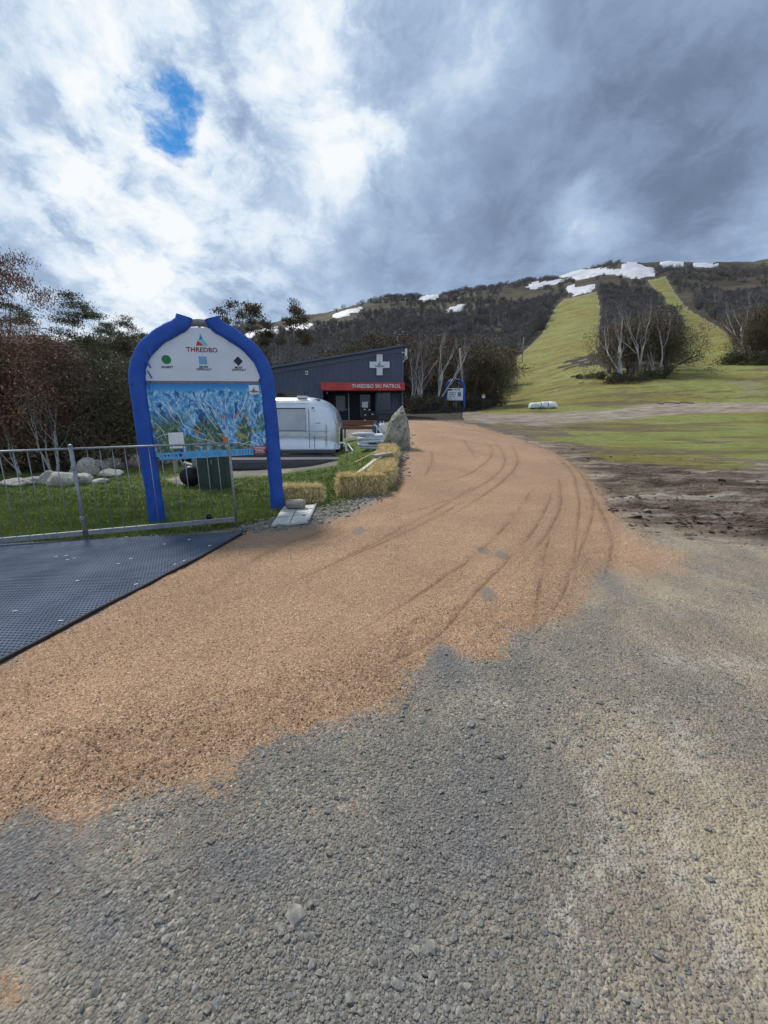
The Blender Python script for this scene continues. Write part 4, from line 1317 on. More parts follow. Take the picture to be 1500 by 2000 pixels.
def mat_thing():
    a = gp(480, 1040); b = gp(0, 1295); c = gp(0, 1066)
    z0 = .012
    ux = Vector((b.x - a.x, b.y - a.y)).normalized()                    # along the right edge, towards the camera
    uy = Vector((c.x - a.x, c.y - a.y)).normalized()                    # along the back edge, to the left
    A = Vector((a.x, a.y)); LX, LY_ = 7.0, 5.6
    corners = [A, A + ux * LX, A + ux * LX + uy * LY_, A + uy * LY_]
    t = thing('rubber_mat', 'dark slate-blue open mesh rubber mat laid between fence and orange road', 'mat', (a.x, a.y, 0))
    N_ = 26
    gz = lambda p: tz(p.x, p.y) + z0
    # backing sheet following the ground
    def sheet(lift, inset, nm, mat):
        V = []; F = []
        for i in range(N_ + 1):
            for j in range(N_ + 1):
                p = A + ux * (inset + (LX - 2 * inset) * i / N_) + uy * (inset + (LY_ - 2 * inset) * j / N_)
                V.append((p.x - a.x, p.y - a.y, gz(p) + lift))
        for i in range(N_):
            for j in range(N_):
                F.append((i * (N_ + 1) + j, (i + 1) * (N_ + 1) + j, (i + 1) * (N_ + 1) + j + 1, i * (N_ + 1) + j + 1)[::-1])
        me = np_mesh(nm, np.array(V), np.array(F), None, True)
        return obj(nm, me, mat, t)
    sheet(0, .0, 'mat_base', M['mat_base'])
    # lattice: two families of slanting ribs, cut at the mat's outline; each rib follows the ground
    mb = MB(); pitch = .036
    V = []; F = []
    for fam, ang in enumerate((math.radians(14), math.radians(104))):
        dx, dy = math.cos(ang), math.sin(ang)                          # rib direction in mat coordinates
        R_ = math.hypot(LX, LY_); cxm, cym = LX / 2, LY_ / 2
        for k in range(-int(R_ / 2 / pitch), int(R_ / 2 / pitch) + 1):
            ox, oy = cxm - dy * k * pitch, cym + dx * k * pitch
            t0, t1 = -R_, R_
            for o_, d_, hi in ((ox, dx, min(LX, 5.4)), (oy, dy, LY_)):
                ta, tb = (0 - o_) / d_, (hi - o_) / d_
                t0, t1 = max(t0, min(ta, tb)), min(t1, max(ta, tb))
            if t1 - t0 < .03:
                continue
            st = max(2, int((t1 - t0) / .55) + 1)
            hw = .0085; o = len(V)
            sd_ = (ux * -dy + uy * dx).normalized() * hw
            for i in range(st + 1):
                tt = t0 + (t1 - t0) * i / st
                p = A + ux * (ox + dx * tt) + uy * (oy + dy * tt); z = gz(p)
                for q, dz in ((-1, .002), (-1, .012), (1, .012), (1, .002)):
                    V.append((p.x - a.x + sd_.x * q, p.y - a.y + sd_.y * q, z + dz + fam * .0015))
            for i in range(st):
                for q in range(3):
                    F.append((o + i * 4 + q, o + i * 4 + q + 1, o + (i + 1) * 4 + q + 1, o + (i + 1) * 4 + q))
    me = np_mesh('mesh_ribs', np.array(V), np.array(F), None, False)
    o = obj('mesh_ribs', me, M['mat_rib'], t); o['kind'] = 'stuff'
    # thick edging along the road side and a thin one along the back
    pts = [A + ux * (LX * i / 30) for i in range(31)]
    MB().tube([(p.x - a.x, p.y - a.y, gz(p) + .006 + .004 * math.sin(i * 1.3)) for i, p in enumerate(pts)], .016, 8).build('edge_strip', M['black_rubber'], t, True)
    pts = [A + uy * (LY_ * i / 24) for i in range(25)]
    MB().tube([(p.x - a.x, p.y - a.y, gz(p) + .004) for p in pts], .010, 6).build('back_edge', M['black_rubber'], t, True)
    for u, v in ((110, 1092), (130, 1090), (30, 1200), (133, 1098), (145, 1095), (232, 1106), (256, 1096), (152, 1140), (248, 1053), (322, 1067), (266, 1147), (120, 1219), (410, 1070), (342, 1107), (360, 1100), (370, 1058)):
        p = gp(u, v)
        r = Matrix.Rotation(RNG.uniform(-.5, .5) + .6, 3, 'Z')
        MB().box((p.x - a.x, p.y - a.y, p.z + z0 + .018), (.034, .007, .006), r).build('cable_tie', M['white_plastic'], t)


M['mat_base'] = pmat('mat_underside', (.020, .024, .032), (.032, .038, .050), 3, .8, .1, 30)
M['mat_rib'] = pmat('slate_rubber_ribs', (.076, .096, .138), (.108, .132, .180), 2.2, .85, .1, 40, spec=.1)
mat_thing()


# ------------------------------------------------------------------ straw bales
def bale_meshes(seed, L=.86, W=.44, H=.36):
    r = np.random.default_rng(seed)
    bm = bmesh.new(); bmesh.ops.create_cube(bm, size=1)
    bmesh.ops.subdivide_edges(bm, edges=bm.edges[:], cuts=7, use_grid_fill=True)
    for v in bm.verts:
        v.co = Vector((v.co.x * L, v.co.y * W, v.co.z * H + H / 2))
        n = nvec(v.co * 5 + Vector((seed * 3.1 + .37, .21, .53)))
        v.co += n * .020
        if v.co.z < .02:
            v.co.z = max(v.co.z, -.01)
    me = bpy.data.meshes.new('bale_core'); bm.to_mesh(me); bm.free()
    me.polygons.foreach_set('use_smooth', [True] * len(me.polygons))
    # straws: thin blades standing off every face, thickest on the upper edges
    n = 5200
    face = r.choice(5, n, p=[.34, .17, .17, .16, .16])
    a = r.uniform(-.5, .5, n); b = r.uniform(0, 1, n) ** .75
    P = np.zeros((n, 3)); Nn = np.zeros((n, 3))
    top = face == 0
    P[top] = np.stack([a[top] * L, (r.uniform(-.5, .5, top.sum())) * W, np.full(top.sum(), H)], -1); Nn[top] = (0, 0, 1)
    for k, s in ((1, -1), (2, 1)):
        q = face == k
        P[q] = np.stack([a[q] * L, np.full(q.sum(), s * W / 2), b[q] * H], -1); Nn[q] = (0, s, 0)
    for k, s in ((3, -1), (4, 1)):
        q = face == k
        P[q] = np.stack([np.full(q.sum(), s * L / 2), a[q] * W, b[q] * H], -1); Nn[q] = (s, 0, 0)
    ln = r.uniform(.05, .17, n)
    D = Nn * r.uniform(.0, .45, (n, 1)) + r.normal(0, .5, (n, 3)); D[:, 2] -= np.where(top, .0, .65) * (1)
    D[:, 2] = np.where(top, np.abs(D[:, 2]) * .35, D[:, 2])
    D /= np.linalg.norm(D, axis=1, keepdims=True)
    S = np.cross(D, r.normal(0, 1, (n, 3))); S /= np.linalg.norm(S, axis=1, keepdims=True)
    w = r.uniform(.0018, .0042, n)[:, None]
    P = P + Nn * .004 - D * (ln[:, None] * .3)
    P[:, 2] = np.maximum(P[:, 2], .015)
    E = P + D * ln[:, None] + Nn * .016
    E[:, 2] = np.maximum(E[:, 2], .004)
    V = np.stack([P - S * w, P + S * w, E + S * w * .7, E - S * w * .7], 1).reshape(-1, 3)
    F = np.arange(len(V)).reshape(-1, 4)
    ti = np.repeat(np.clip(r.normal(.52, .18, n), 0, 1), 4)
    return me, np_mesh('loose_straw', V, F, {'tint': ti}, False)


BALES = [bale_meshes(s) for s in (1, 2, 3)]
for c_, s_ in BALES:
    c_.materials.append(M['straw_core']); s_.materials.append(M['straw'])


def bale(p, rz, i, label, tilt=(0, 0), sc=(1, 1, 1)):
    t = thing('straw_bale', label, 'bale', p, rz, 'straw bales beside the orange road')
    t.rotation_euler = (tilt[0], tilt[1], rz); t.scale = sc
    obj('bale_core', BALES[i][0], None, t); o = obj('loose_straw', BALES[i][1], None, t); o['kind'] = 'stuff'
    return t


q = gp(583, 987); q.y += .2
bale((q.x, q.y, tz(q.x, q.y) - .02), .02, 0, 'shaggy straw bale standing alone beside the foot of the blue arch', sc=(.86, .88, .90))
q0 = gp(704, 969); q0.y += .22
bale((q0.x, q0.y, tz(q0.x, q0.y) - .02), .22, 1, 'straw bale laid crosswise at the front end of the row', sc=(.95, 1, 1.04))
row = [gp(752, 948), gp(775, 880)]
s0 = Vector((q0.x + .42, q0.y + .30, 0)); s1 = Vector((at(762, 870, 12.0).x, 12.0, 0))
dirv = s1 - s0
labs = ['straw bale just behind the crosswise one, turned along the road', 'straw bale with a long pale plank propped on it', 'straw bale third along the roadside line, half hidden by planks',
        'straw bale nearest the tall standing stone']
for i in range(4):
    p = s0 + dirv * (i + .45) / 4
    bale((p.x - .03, p.y, tz(p.x, p.y) - .03), math.atan2(dirv.y, dirv.x) + (-.16, .13, -.08, .16)[i], (2, 0, 1, 2)[i], labs[i], tilt=(0, -.08 - .03 * (i % 2)), sc=(.94, .95, (1.06, .92, 1.04, .98)[i]))
ROW0, ROWD = s0, dirv


# ------------------------------------------------------------------ stones
def rock_mesh(name, seed, size, sub=4, rough=.28, shape=None, cut=.76):
    bm = bmesh.new(); bmesh.ops.create_icosphere(bm, subdivisions=sub, radius=1)
    o = Vector((seed * 5.3, seed * 1.7, seed * .9)); rf = random.Random(seed * 13 + 5)
    facets = [Vector((rf.gauss(0, 1), rf.gauss(0, 1), rf.gauss(0, 1))).normalized() for _ in range(7)]
    for v in bm.verts:
        c = v.co.copy()
        k = 1 + rough * mnoise.noise(c * 1.1 + o) + rough * .5 * mnoise.noise(c * 2.6 + o) + rough * .22 * mnoise.noise(c * 6 + o)
        # flatten a few facets
        for d in facets:
            t = c.dot(d) * k
            if t > cut:
                k *= cut / t
        v.co = Vector((c.x * k * size[0] / 2, c.y * k * size[1] / 2, c.z * k * size[2] / 2))
        if shape:
            v.co = shape(v.co)
    me = bpy.data.meshes.new(name); bm.to_mesh(me); bm.free()
    me.polygons.foreach_set('use_smooth', [True] * len(me.polygons))
    return me


def standing_stone():
    p = gp(775, 885); Y = 13.0; x = (776 - 750) / FPX * Y * CP
    def sh(c):
        z = (c.z + .75) / 1.5
        w = 1.12 - .55 * max(0, z) ** 1.9
        return Vector((c.x * w + .16 * z - .05, c.y * (1.05 - .5 * max(z, 0)), c.z))
    me = rock_mesh('standing_stone', 4, (.80, .62, 1.50), 5, .30, sh, .90)
    me.materials.append(M['rock'])
    o = obj('standing_stone', me)
    o.location = (x - .02, Y, tz(x, Y) + .49)
    tag(o, 'tall pointed lichen-grey boulder standing at the edge of the orange road', 'rock')


standing_stone()

ROCKS = [  # u, v of the foot, width px, height px, label
    (18, 950, 60, 14, 'flat low pale rock under the thicket at the lawn edge'),
    (60, 946, 46, 16, 'small grey-white rock beside the flat low one'),
    (92, 947, 44, 26, 'rounded dark grey boulder by the tangled pale branch'),
    (122, 950, 56, 30, 'rounded cream boulder left of the thick fence post'),
    (152, 946, 40, 22, 'cream boulder behind the thick fence post'),
    (168, 930, 36, 40, 'upright pointed tan boulder standing among pale rocks'),
    (150, 928, 50, 16, 'low tan rock at the back of the row'),
    (190, 922, 40, 24, 'blocky pale rock right of the pointed boulder'),
    (205, 932, 54, 14, 'flat pale slab rock lying on the grass'),
    (212, 915, 50, 20, 'broad pale rock above the flat slab'),
    (238, 906, 54, 28, 'large cracked white rock near the left blue post'),
    (262, 912, 44, 22, 'pale jagged rock behind the left blue post'),
    (188, 944, 34, 9, 'thin pale stone flake on the grass'),
    (325, 905, 40, 16, 'pale rock seen under the trail map'),
    (350, 900, 40, 18, 'white rock beside the old timber stump'),
    (478, 912, 20, 6, 'small white stone on the gravel before the deck'),
]
for i, (u, v, w, h, lab) in enumerate(ROCKS):
    p = gp(u, v); k = p.y / FPX
    sz = (w * k * 1.15, w * k * .85, h * k * 1.5)
    me = rock_mesh('pale_boulder', 10 + i, sz, 3, .3)
    me.materials.append(M['rock'] if i in (2,) else M['pale_rock'])
    o = obj('pale_boulder', me); o.location = (p.x, p.y + sz[1] * .35, p.z + sz[2] * .18); o.rotation_euler = (0, 0, i * .35 - .6)
    tag(o, lab, 'rock', 'pale boulders along the lawn edge')

for i, (u, v, w, lab) in enumerate(((808, 851, 10, 'small pale stone on the road edge by the dark shrubs'), (1135, 748, 12, 'pale stone half buried in the ski slope left of the thicket'), (1120, 736, 14, 'flat pale stone high on the ski slope'),
                                    (845, 779, 12, 'white stone among the heath left of the small arch'), (1085, 765, 10, 'pale stone on the slope above the white bundle'), (955, 783, 9, 'pale stone beside the small orange marker'),
                                    (1330, 706, 10, 'white stone in the bright grass right of the thicket'))):
    p = gp(u, v); k = p.y / FPX
    me = rock_mesh('field_stone', 50 + i, (w * k, w * k * .7, w * k * .5), 2, .3); me.materials.append(M['pale_rock'])
    o = obj('field_stone', me); o.location = (p.x, p.y, p.z + .03)
    tag(o, lab, 'rock', 'pale stones on the slope')


# ------------------------------------------------------------------ caravan
def caravan():
    xr = at(667, 860, 17.2).x; xl = at(322, 860, 17.2).x; L = xr - xl; W = 2.35
    t = thing('silver_caravan', 'polished riveted aluminium caravan with rounded end parked behind the deck', 'caravan', ((xl + xr) / 2, 16.2 + W / 2, tz(xr - .5, 17)), math.radians(-2.0))
    z0, z1 = .42 - t.location.z + .02, 2.40 - t.location.z
    nx, ns = 60, 36
    V = []; F = []
    for i in range(nx + 1):
        s = -1 + 2 * i / nx
        s = math.copysign(1 - (1 - abs(s)) ** 1.5, s)
        x = s * L / 2
        e = max(0.0, (abs(x) - (L / 2 - 1.35)) / 1.35)
        kz = (1 - e ** 2.6) ** (1 / 2.1) if e < 1 else 0
        ky = (1 - e ** 2.8) ** (1 / 2.6) if e < 1 else 0
        kz = max(kz, .0); ky = max(ky, .04)
        H = z1 - z0
        zt = z0 + H * (.42 + .58 * kz)
        hy = W / 2 * (.35 + .65 * ky)
        for j in range(ns + 1):
            a = math.pi * j / ns                                   # arch from near bottom (-y) over the roof to far bottom
            ca, sa = math.cos(a), math.sin(a)
            y = -hy * math.copysign(abs(ca) ** .42, ca)
            z = z0 + (zt - z0) * abs(sa) ** .62
            V.append((x, y, z))
    for i in range(nx):
        for j in range(ns):
            F.append((i * (ns + 1) + j, (i + 1) * (ns + 1) + j, (i + 1) * (ns + 1) + j + 1, i * (ns + 1) + j + 1))
    mb = MB().raw(V, F)
    o = len(mb.v)
    mb.f.append(tuple(range(ns, -1, -1))); mb.f.append(tuple(nx * (ns + 1) + j for j in range(ns + 1)))
    # belly
    mb.f.append(tuple([i * (ns + 1) for i in range(nx + 1)] + [i * (ns + 1) + ns for i in range(nx, -1, -1)]))
    mb.build('aluminium_shell', M['aluminium'], t, True)
    yn = -W / 2 - .004
    X = lambda u: at(u, 850, 16.2).x - t.location.x
    Z = lambda v: at(600, v, 16.2).z - t.location.z
    # big hinged side flap
    x0, x1, za, zb = X(400), X(601), Z(841), Z(799)
    fl = MB().box(((x0 + x1) / 2, yn - .012, (za + zb) / 2), (x1 - x0, .02, zb - za)).build('serving_flap', M['flap'], t, bevel=.006, seg=1)
    MB().box(((x0 + x1) / 2, yn - .02, zb + .02), (x1 - x0 + .04, .03, .035)).build('flap_hinge', M['black_plastic'], fl)
    MB().box(((x0 + x1) / 2, yn - .02, za - .012), (x1 - x0 + .04, .03, .02)).build('flap_sill', M['frame_grey'], fl)
    # belt trims, vertical seams, door outline
    MB().box(((X(335) + X(640)) / 2, yn - .004, Z(853)), (X(640) - X(335), .012, .03)).build('belt_trim', M['pale_frame'], t)
    MB().box(((X(602) + X(648)) / 2, yn + .0, Z(842)), (X(648) - X(602), .012, .018)).build('belt_trim', M['pale_frame'], t)
    for u, v0, v1 in ((607, 874, 797), (617, 874, 850), (641, 872, 829), (540, 876, 845), (470, 876, 845)):
        MB().box((X(u), yn + (.0 if u < 630 else .03), (Z(v0) + Z(v1)) / 2), (.016, .014, Z(v1) - Z(v0))).build('panel_seam', M['frame_grey'], t)
    MB().box((X(616), yn + .005, Z(797)), (.10, .02, .045)).build('vent_slot', M['black_plastic'], t)
    MB().box((X(625), yn + .02, Z(826)), (.18, .015, .012)).build('panel_seam', M['frame_grey'], t)
    MB().box((X(548), yn - .004, Z(873)), (.02, .02, .06)).build('drain_plug', M['black_plastic'], t)
    MB().box((X(590), -.5, z1 - .01), (.36, .5, .09)).build('roof_hatch', M['white_plastic'], t, bevel=.015)
    MB().box((X(620), -.62, z1 - .09), (.2, .2, .03)).build('roof_patch', M['pale_frame'], t)
    # awning rail along the roof edge
    MB().tube([(X(340), -W / 2 + .20, z1 - .16), (X(607), -W / 2 + .20, z1 - .16)], .014, 8).build('awning_rail', M['pale_frame'], t, True)
    # tail lights and number-plate side fittings
    for zc in (Z(843), Z(851)):
        MB().box((L / 2 - .03, -.55, zc), (.10, .12, .07)).build('tail_light', M['pale_frame'], t, bevel=.01)
    MB().tube([(L / 2 - .16, -.75, Z(809)), (L / 2 - .03, -.75, Z(828))], .015, 6).build('grab_rail', M['white_plastic'], t)
    # chassis, wheels
    MB().box((0, 0, z0 - .06), (L - 1.1, 1.5, .14)).build('chassis', M['black_plastic'], t)
    for sx in (-.45, .45):
        for sy in (-1, 1):
            w = MB().tube([(sx, sy * .95 - .1, (z0 - .08) * .5 + .0), (sx, sy * .95 + .1, (z0 - .08) * .5)], .33, 18).build('wheel', M['black_rubber'], t, True)
            MB().tube([(sx, sy * 1.0 - .085, (z0 - .08) * .5), (sx, sy * 1.0 + .085, (z0 - .08) * .5)], .17, 14).build('rim', M['steel'], w, True)


M['flap'] = pmat('dull_aluminium_flap', (.44, .47, .53), (.54, .57, .62), 2, .38, .15, 5, metal=.7, bdist=.02)
caravan()


def deck():
    # low dark platform with two stacked rows of boards behind it
    xl, xr = at(425, 915, 13.6).x, at(668, 905, 14.4).x
    t = thing('dark_timber_deck', 'low dark stained timber platform in front of the silver caravan', 'deck', ((xl + xr) / 2, 13.8, tz((xl + xr) / 2, 13.8)), math.radians(4))
    hw = (xr - xl) / 2
    n = 6
    for k in range(n):
        MB().box((0, .12 + k * .155, .27), (2 * hw - .02 * (k % 2), .145, .04)).build('deck_board', M['dark_timber'], t, bevel=.004, seg=1)
    MB().box((0, .02, .115), (2 * hw - .03, .05, .25)).build('fascia_board', M['dark_timber'], t, bevel=.005, seg=1)
    for x in (-hw + .1, 0, hw - .1):
        MB().box((x, .5, .11), (.09, .8, .24)).build('joist', M['dark_timber'], t)
    xr2, xl2 = at(656, 890, 15.2).x, at(430, 890, 15.2).x
    g = tz((xl2 + xr2) / 2, 15.3)
    for k, (dz, dy, du) in enumerate(((.10, 0, 0), (.27, .06, -.1), (.44, .10, -.03))):
        tt = thing('timber_sleeper', ['lowest long dark timber sleeper stacked behind the deck', 'middle long dark timber sleeper of the stack before the caravan', 'top long dark timber sleeper resting against the caravan'][k], 'sleeper',
                   ((xl2 + xr2) / 2, 15.3 + dy, g + dz), math.radians(2.5), 'dark sleepers stacked before the caravan')
        MB().box((du, 0, 0), (xr2 - xl2 + du, .34, .125)).build('sleeper_beam', M['dark_timber'], tt, bevel=.01, seg=1)
        for s in (-.4, 0., .4):
            MB().box((s * (xr2 - xl2), 0, -.085), (.16, .3, .05)).build('spacer_block', M['dark_timber'], tt)


deck()


def cabinet():
    p = gp(416, 956)
    t = thing('service_cabinet', 'dark green electrical service cabinet standing on the lawn behind the trail map', 'cabinet', p, .05)
    k = p.y / FPX; w = 54 * k; h = 1.05
    MB().box((0, .2, h / 2), (w, .4, h)).build('cabinet_body', M['green_box'], t, bevel=.012)
    MB().box((0, .2, h + .02), (w + .05, .46, .05)).build('cabinet_lid', M['green_box'], t, bevel=.01)
    for s in (-1, 1):
        MB().box((s * w / 4, -.006, h / 2 + .03), (w / 2 - .03, .012, h - .14)).build('cabinet_door', M['green_box'], t, bevel=.003, seg=1)
    MB().box((.02, -.02, h * .6), (.02, .02, .10)).build('door_handle', M['steel'], t)
    q = gp(384, 950)
    t = thing('steel_post', 'square grey steel post beside the dark green cabinet', 'post', q, 0)
    MB().box((0, 0, .55), (.10, .06, 1.14)).build('post_tube', M['steel'], t, bevel=.008)
    MB().box((0, 0, 1.13), (.12, .08, .02)).build('post_cap', M['steel'], t)
    q = gp(368, 950)
    t = thing('black_drum', 'black open-ended drum with pale collar lying beside the steel post', 'drum', (q.x + .05, q.y + .1, q.z - .02), .35)
    mb = MB()
    mb.tube([(0, -.28, .27), (0, -.22, .285), (0, .16, .285), (0, .24, .22)], [.22, .245, .245, .17], 20)
    mb.build('drum_shell', M['black_plastic'], t, True)
    MB().box((.0, -.02, .54), (.30, .34, .05), Matrix.Rotation(.35, 3, 'Y')).build('collar', M['steel'], t, bevel=.01)
    MB().tube([(.0, -.3, .27), (.0, -.2, .27)], .19, 18).build('drum_mouth', M['black_rubber'], t, True)
    MB().beam((-.15, -.05, .50), (-.28, .25, .78), .03, .03).build('drum_strut', M['frame_grey'], t)
    for u, v, h, w, lab in ((344, 922, .42, .15, 'weathered timber stump post under the trail map'), (310, 912, .3, .09, 'thin dark wooden peg beside the left blue post')):
        q = gp(u, v)
        t = thing('timber_stump', lab, 'stump', q, .2)
        MB().tube([(0, 0, -.05), (0, 0, h * .5), (.01, 0, h)], [w * .55, w * .5, w * .48], 9).build('stump_body', M['grey_timber'] if w > .1 else M['bark_dark'], t)
        MB().tube([(.01, 0, h), (.01, 0, h + .006)], w * .44, 9).build('sawn_top', M['pale_timber'], t)


cabinet()


def slab_and_log():
    c = [gp(530, 1031), gp(602, 1024), gp(617, 990), gp(554, 995)]
    cen = sum(c, Vector()) / 4
    t = thing('pale_board', 'pale grey cracked board lying flat at the road edge by the lone bale', 'board', cen, 0)
    cs = [p - cen for p in c]
    th = .035
    V = [(p.x, p.y, p.z + .012) for p in cs] + [(p.x, p.y, p.z + .012 + th) for p in cs]
    m = MB().raw(V, [(3, 2, 1, 0), (4, 5, 6, 7), (0, 1, 5, 4), (1, 2, 6, 5), (2, 3, 7, 6), (3, 0, 4, 7)])
    m.build('board_sheet', M['pale_board'], t, bevel=.004, seg=1)
    ed = [(cs[1], cs[2])]
    for a, b in ed:
        MB().beam((a.x, a.y, a.z + .035), (b.x, b.y, b.z + .035), .03, .05).build('metal_edge', M['steel'], t)
    for f in (.35, .66):
        a = cs[0].lerp(cs[3], f); b = cs[1].lerp(cs[2], f + .05)
        MB().beam((a.x, a.y, a.z + .048), (b.x, b.y, b.z + .048), .012, .004).build('board_joint', M['dark_wall'], t)
    a = cs[0].lerp(cs[1], .5); b = cs[3].lerp(cs[2], .45)
    MB().beam((a.x, a.y, a.z + .048), (b.x, b.y, b.z + .048), .010, .004).build('board_joint', M['dark_wall'], t)
    a = gp(559, 1002); b = gp(595, 998)
    cen = (a + b) / 2
    L = (b - a).length
    t = thing('cut_log', 'short split grey log resting on the pale board', 'log', (cen.x, cen.y + .06, cen.z + .045), .06)
    P = [(-L / 2, 0, .075), (-L / 4, 0, .079), (0, 0, .077), (L / 4, 0, .08), (L / 2, 0, .076)]
    mb = MB().tube(P, [.072, .078, .075, .079, .07], 14)
    mb.v = [(x, y * 1.05, z + .006 * mnoise.noise(Vector((x * 9, y * 22, z * 22)))) for x, y, z in mb.v]
    mb.build('log_body', M['grey_timber'], t, True)
    MB().box((0, -.072, .078), (L * .96, .006, .008)).build('log_split', M['bark_dark'], t)


M['pale_board'] = pmat('pale_weathered_board', (.40, .41, .38), (.56, .56, .52), 4, .8, .2, 20)
slab_and_log()


# ------------------------------------------------------------------ ski patrol building
BY = 29.0


def corrugated(parent, x0, x1, zlo, zhi0, zhi1, y, name='wall_cladding', pitch=.16, mat='corrugated', depth=.035):
    """vertical-rib steel sheet between x0 and x1, top edge rising from zhi0 to zhi1"""
    V = []; F = []; n = max(1, int(round((x1 - x0) / pitch))); p = (x1 - x0) / n
    xs = []
    for k in range(n):
        a = x0 + k * p
        xs += [(a, 0), (a + p * .45, 0), (a + p * .58, -depth), (a + p * .87, -depth)]
    xs.append((x1, 0))
    for x, d in xs:
        zt = zhi0 + (zhi1 - zhi0) * (x - x0) / (x1 - x0)
        V += [(x, y + d, zlo), (x, y + d, zt)]
    for i in range(len(xs) - 1):
        F.append((2 * i, 2 * i + 2, 2 * i + 3, 2 * i + 1))
    return MB().raw(V, F).build(name, M[mat], parent)


def building():
    gx = lambda u: at(u, 760, BY).x
    gz = lambda v: at(600, v, BY).z
    xL, xR = gx(395), gx(786)
    base = tz(gx(600), BY)
    t = thing('ski_patrol_building', 'slate blue steel-clad ski patrol building with skillion roof and red fascia', 'building', (0, BY, 0), 0)
    D = 7.0
    roof = lambda x: gz(678) + (gz(721) - gz(678)) * (x - xR) / (gx(530) - xR)
    zb = .5
    aw_l, aw_top, aw_bot = gx(631), gz(749), gz(764)
    floor = gz(829)
    # front walls: full left part, part above the porch, side walls and back
    corrugated(t, xL, aw_l, zb, roof(xL), roof(aw_l), 0)
    corrugated(t, aw_l, xR, aw_bot, roof(aw_l), roof(xR), -.001)
    for x, nm in ((xL, 'side_wall'), (xR, 'side_wall')):
        MB().raw([(x, 0, zb), (x, D, zb), (x, D, roof(x)), (x, 0, roof(x))], [(0, 1, 2, 3)]).build(nm, M['corrugated'], t)
    MB().raw([(xL, D, zb), (xR, D, zb), (xR, D, roof(xR)), (xL, D, roof(xL))], [(0, 1, 2, 3)]).build('rear_wall', M['corrugated'], t)
    MB().beam(((xL - .25), D / 2 - .1, roof(xL - .25) + .06), (xR + .12, D / 2 - .1, roof(xR + .12) + .06), D + .5, .10).build('roof', M['flashing'], t)
    MB().beam(((xL - .2), -.07, roof(xL - .2) - .14), (xR + .05, -.07, roof(xR + .05) - .14), .03, .30).build('roof_flashing', M['flashing'], t)
    MB().box((xR + .005, -.03, (zb + roof(xR)) / 2 - .2), (.10, .10, roof(xR) - zb - .4)).build('corner_flashing', M['flashing'], t)
    # porch recess
    py = 1.6
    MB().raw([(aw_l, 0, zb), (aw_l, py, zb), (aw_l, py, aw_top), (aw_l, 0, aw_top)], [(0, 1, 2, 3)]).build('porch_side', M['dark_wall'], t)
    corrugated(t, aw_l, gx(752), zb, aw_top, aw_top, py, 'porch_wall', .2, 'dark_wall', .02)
    corrugated(t, gx(733), xR - .02, gz(806), aw_bot + .02, aw_bot + .02, .55, 'porch_wall', .2, 'corrugated', .03)
    MB().box(((aw_l + xR) / 2, py / 2, floor - .08), (xR - aw_l, py, .16)).build('porch_floor', M['concrete'], t)
    MB().box(((gx(733) + xR) / 2, .55, (zb + gz(806)) / 2), (xR - gx(733) - .04, .12, gz(806) - zb)).build('base_wall', M['concrete_dark'], t)
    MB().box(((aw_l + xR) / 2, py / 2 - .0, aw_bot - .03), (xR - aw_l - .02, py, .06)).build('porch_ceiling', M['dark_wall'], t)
    # door
    dx0, dx1 = gx(645), gx(676)
    d = MB().box(((dx0 + dx1) / 2, py - .08, floor + 1.06), (dx1 - dx0, .06, 2.12)).build('door', M['dark_wall'], t)
    MB().box(((dx0 + dx1) / 2 - .02, py - .12, floor + 1.42), (.62, .03, 1.0)).build('door_glass', M['glass'], d)
    MB().box(((dx0 + dx1) / 2 + .31, py - .13, floor + 1.42), (.05, .04, 1.08)).build('door_glass_frame', M['frame_grey'], d)
    MB().box(((dx0 + dx1) / 2 - .02, py - .13, floor + .90), (.68, .04, .05)).build('door_glass_frame', M['frame_grey'], d)
    MB().box((dx1 - .12, py - .15, floor + 1.0), (.16, .06, .04)).build('door_handle', M['pale_frame'], d)
    MB().box((gx(677.5), py - .28, floor + 1.15), (.06, .07, 2.3)).build('porch_post', M['pale_frame'], t)
    # porch window and narrow glazing
    wx0, wx1, wz0, wz1 = gx(737), gx(762), gz(799), gz(767)
    w = MB().box(((wx0 + wx1) / 2, .50, (wz0 + wz1) / 2), (wx1 - wx0, .05, wz1 - wz0)).build('window', M['glass'], t)
    for a, b, c, e in ((wx0, wx1, wz0 - .06, wz0), (wx0, wx1, wz1, wz1 + .05), (wx0 - .05, wx0, wz0 - .06, wz1 + .05), (wx1, wx1 + .05, wz0 - .06, wz1 + .05)):
        MB().box(((a + b) / 2, .47, (c + e) / 2), (b - a, .08, e - c)).build('window_frame', M['frame_grey'], w)
    MB().box((gx(711), py - .1, floor + 1.35), (.7, .05, 1.7)).build('porch_glazing', M['glass'], t)
    # window above the caravan
    wx0, wx1, wz0, wz1 = gx(541), gx(592), gz(786), gz(767)
    w = MB().box(((wx0 + wx1) / 2, -.06, (wz0 + wz1) / 2), (wx1 - wx0, .06, wz1 - wz0)).build('window', M['glass'], t)
    for a, b, c, e in ((wx0, wx1, wz0 - .07, wz0), (wx0, wx1, wz1, wz1 + .07), (wx0 - .07, wx0, wz0 - .07, wz1 + .07), (wx1, wx1 + .07, wz0 - .07, wz1 + .07)):
        MB().box(((a + b) / 2, -.09, (c + e) / 2), (b - a, .10, e - c)).build('window_frame', M['frame_grey'], w)
    MB().box((gx(589), -.1, (wz0 + wz1) / 2), (.05, .08, wz1 - wz0)).build('window_mullion', M['frame_grey'], w)
    # red fascia with its lettering
    f = MB().box(((aw_l + xR) / 2 + .03, -.42, (aw_top + aw_bot) / 2), (xR - aw_l + .16, .72, aw_top - aw_bot)).build('red_fascia', M['red_awning'], t, bevel=.02)
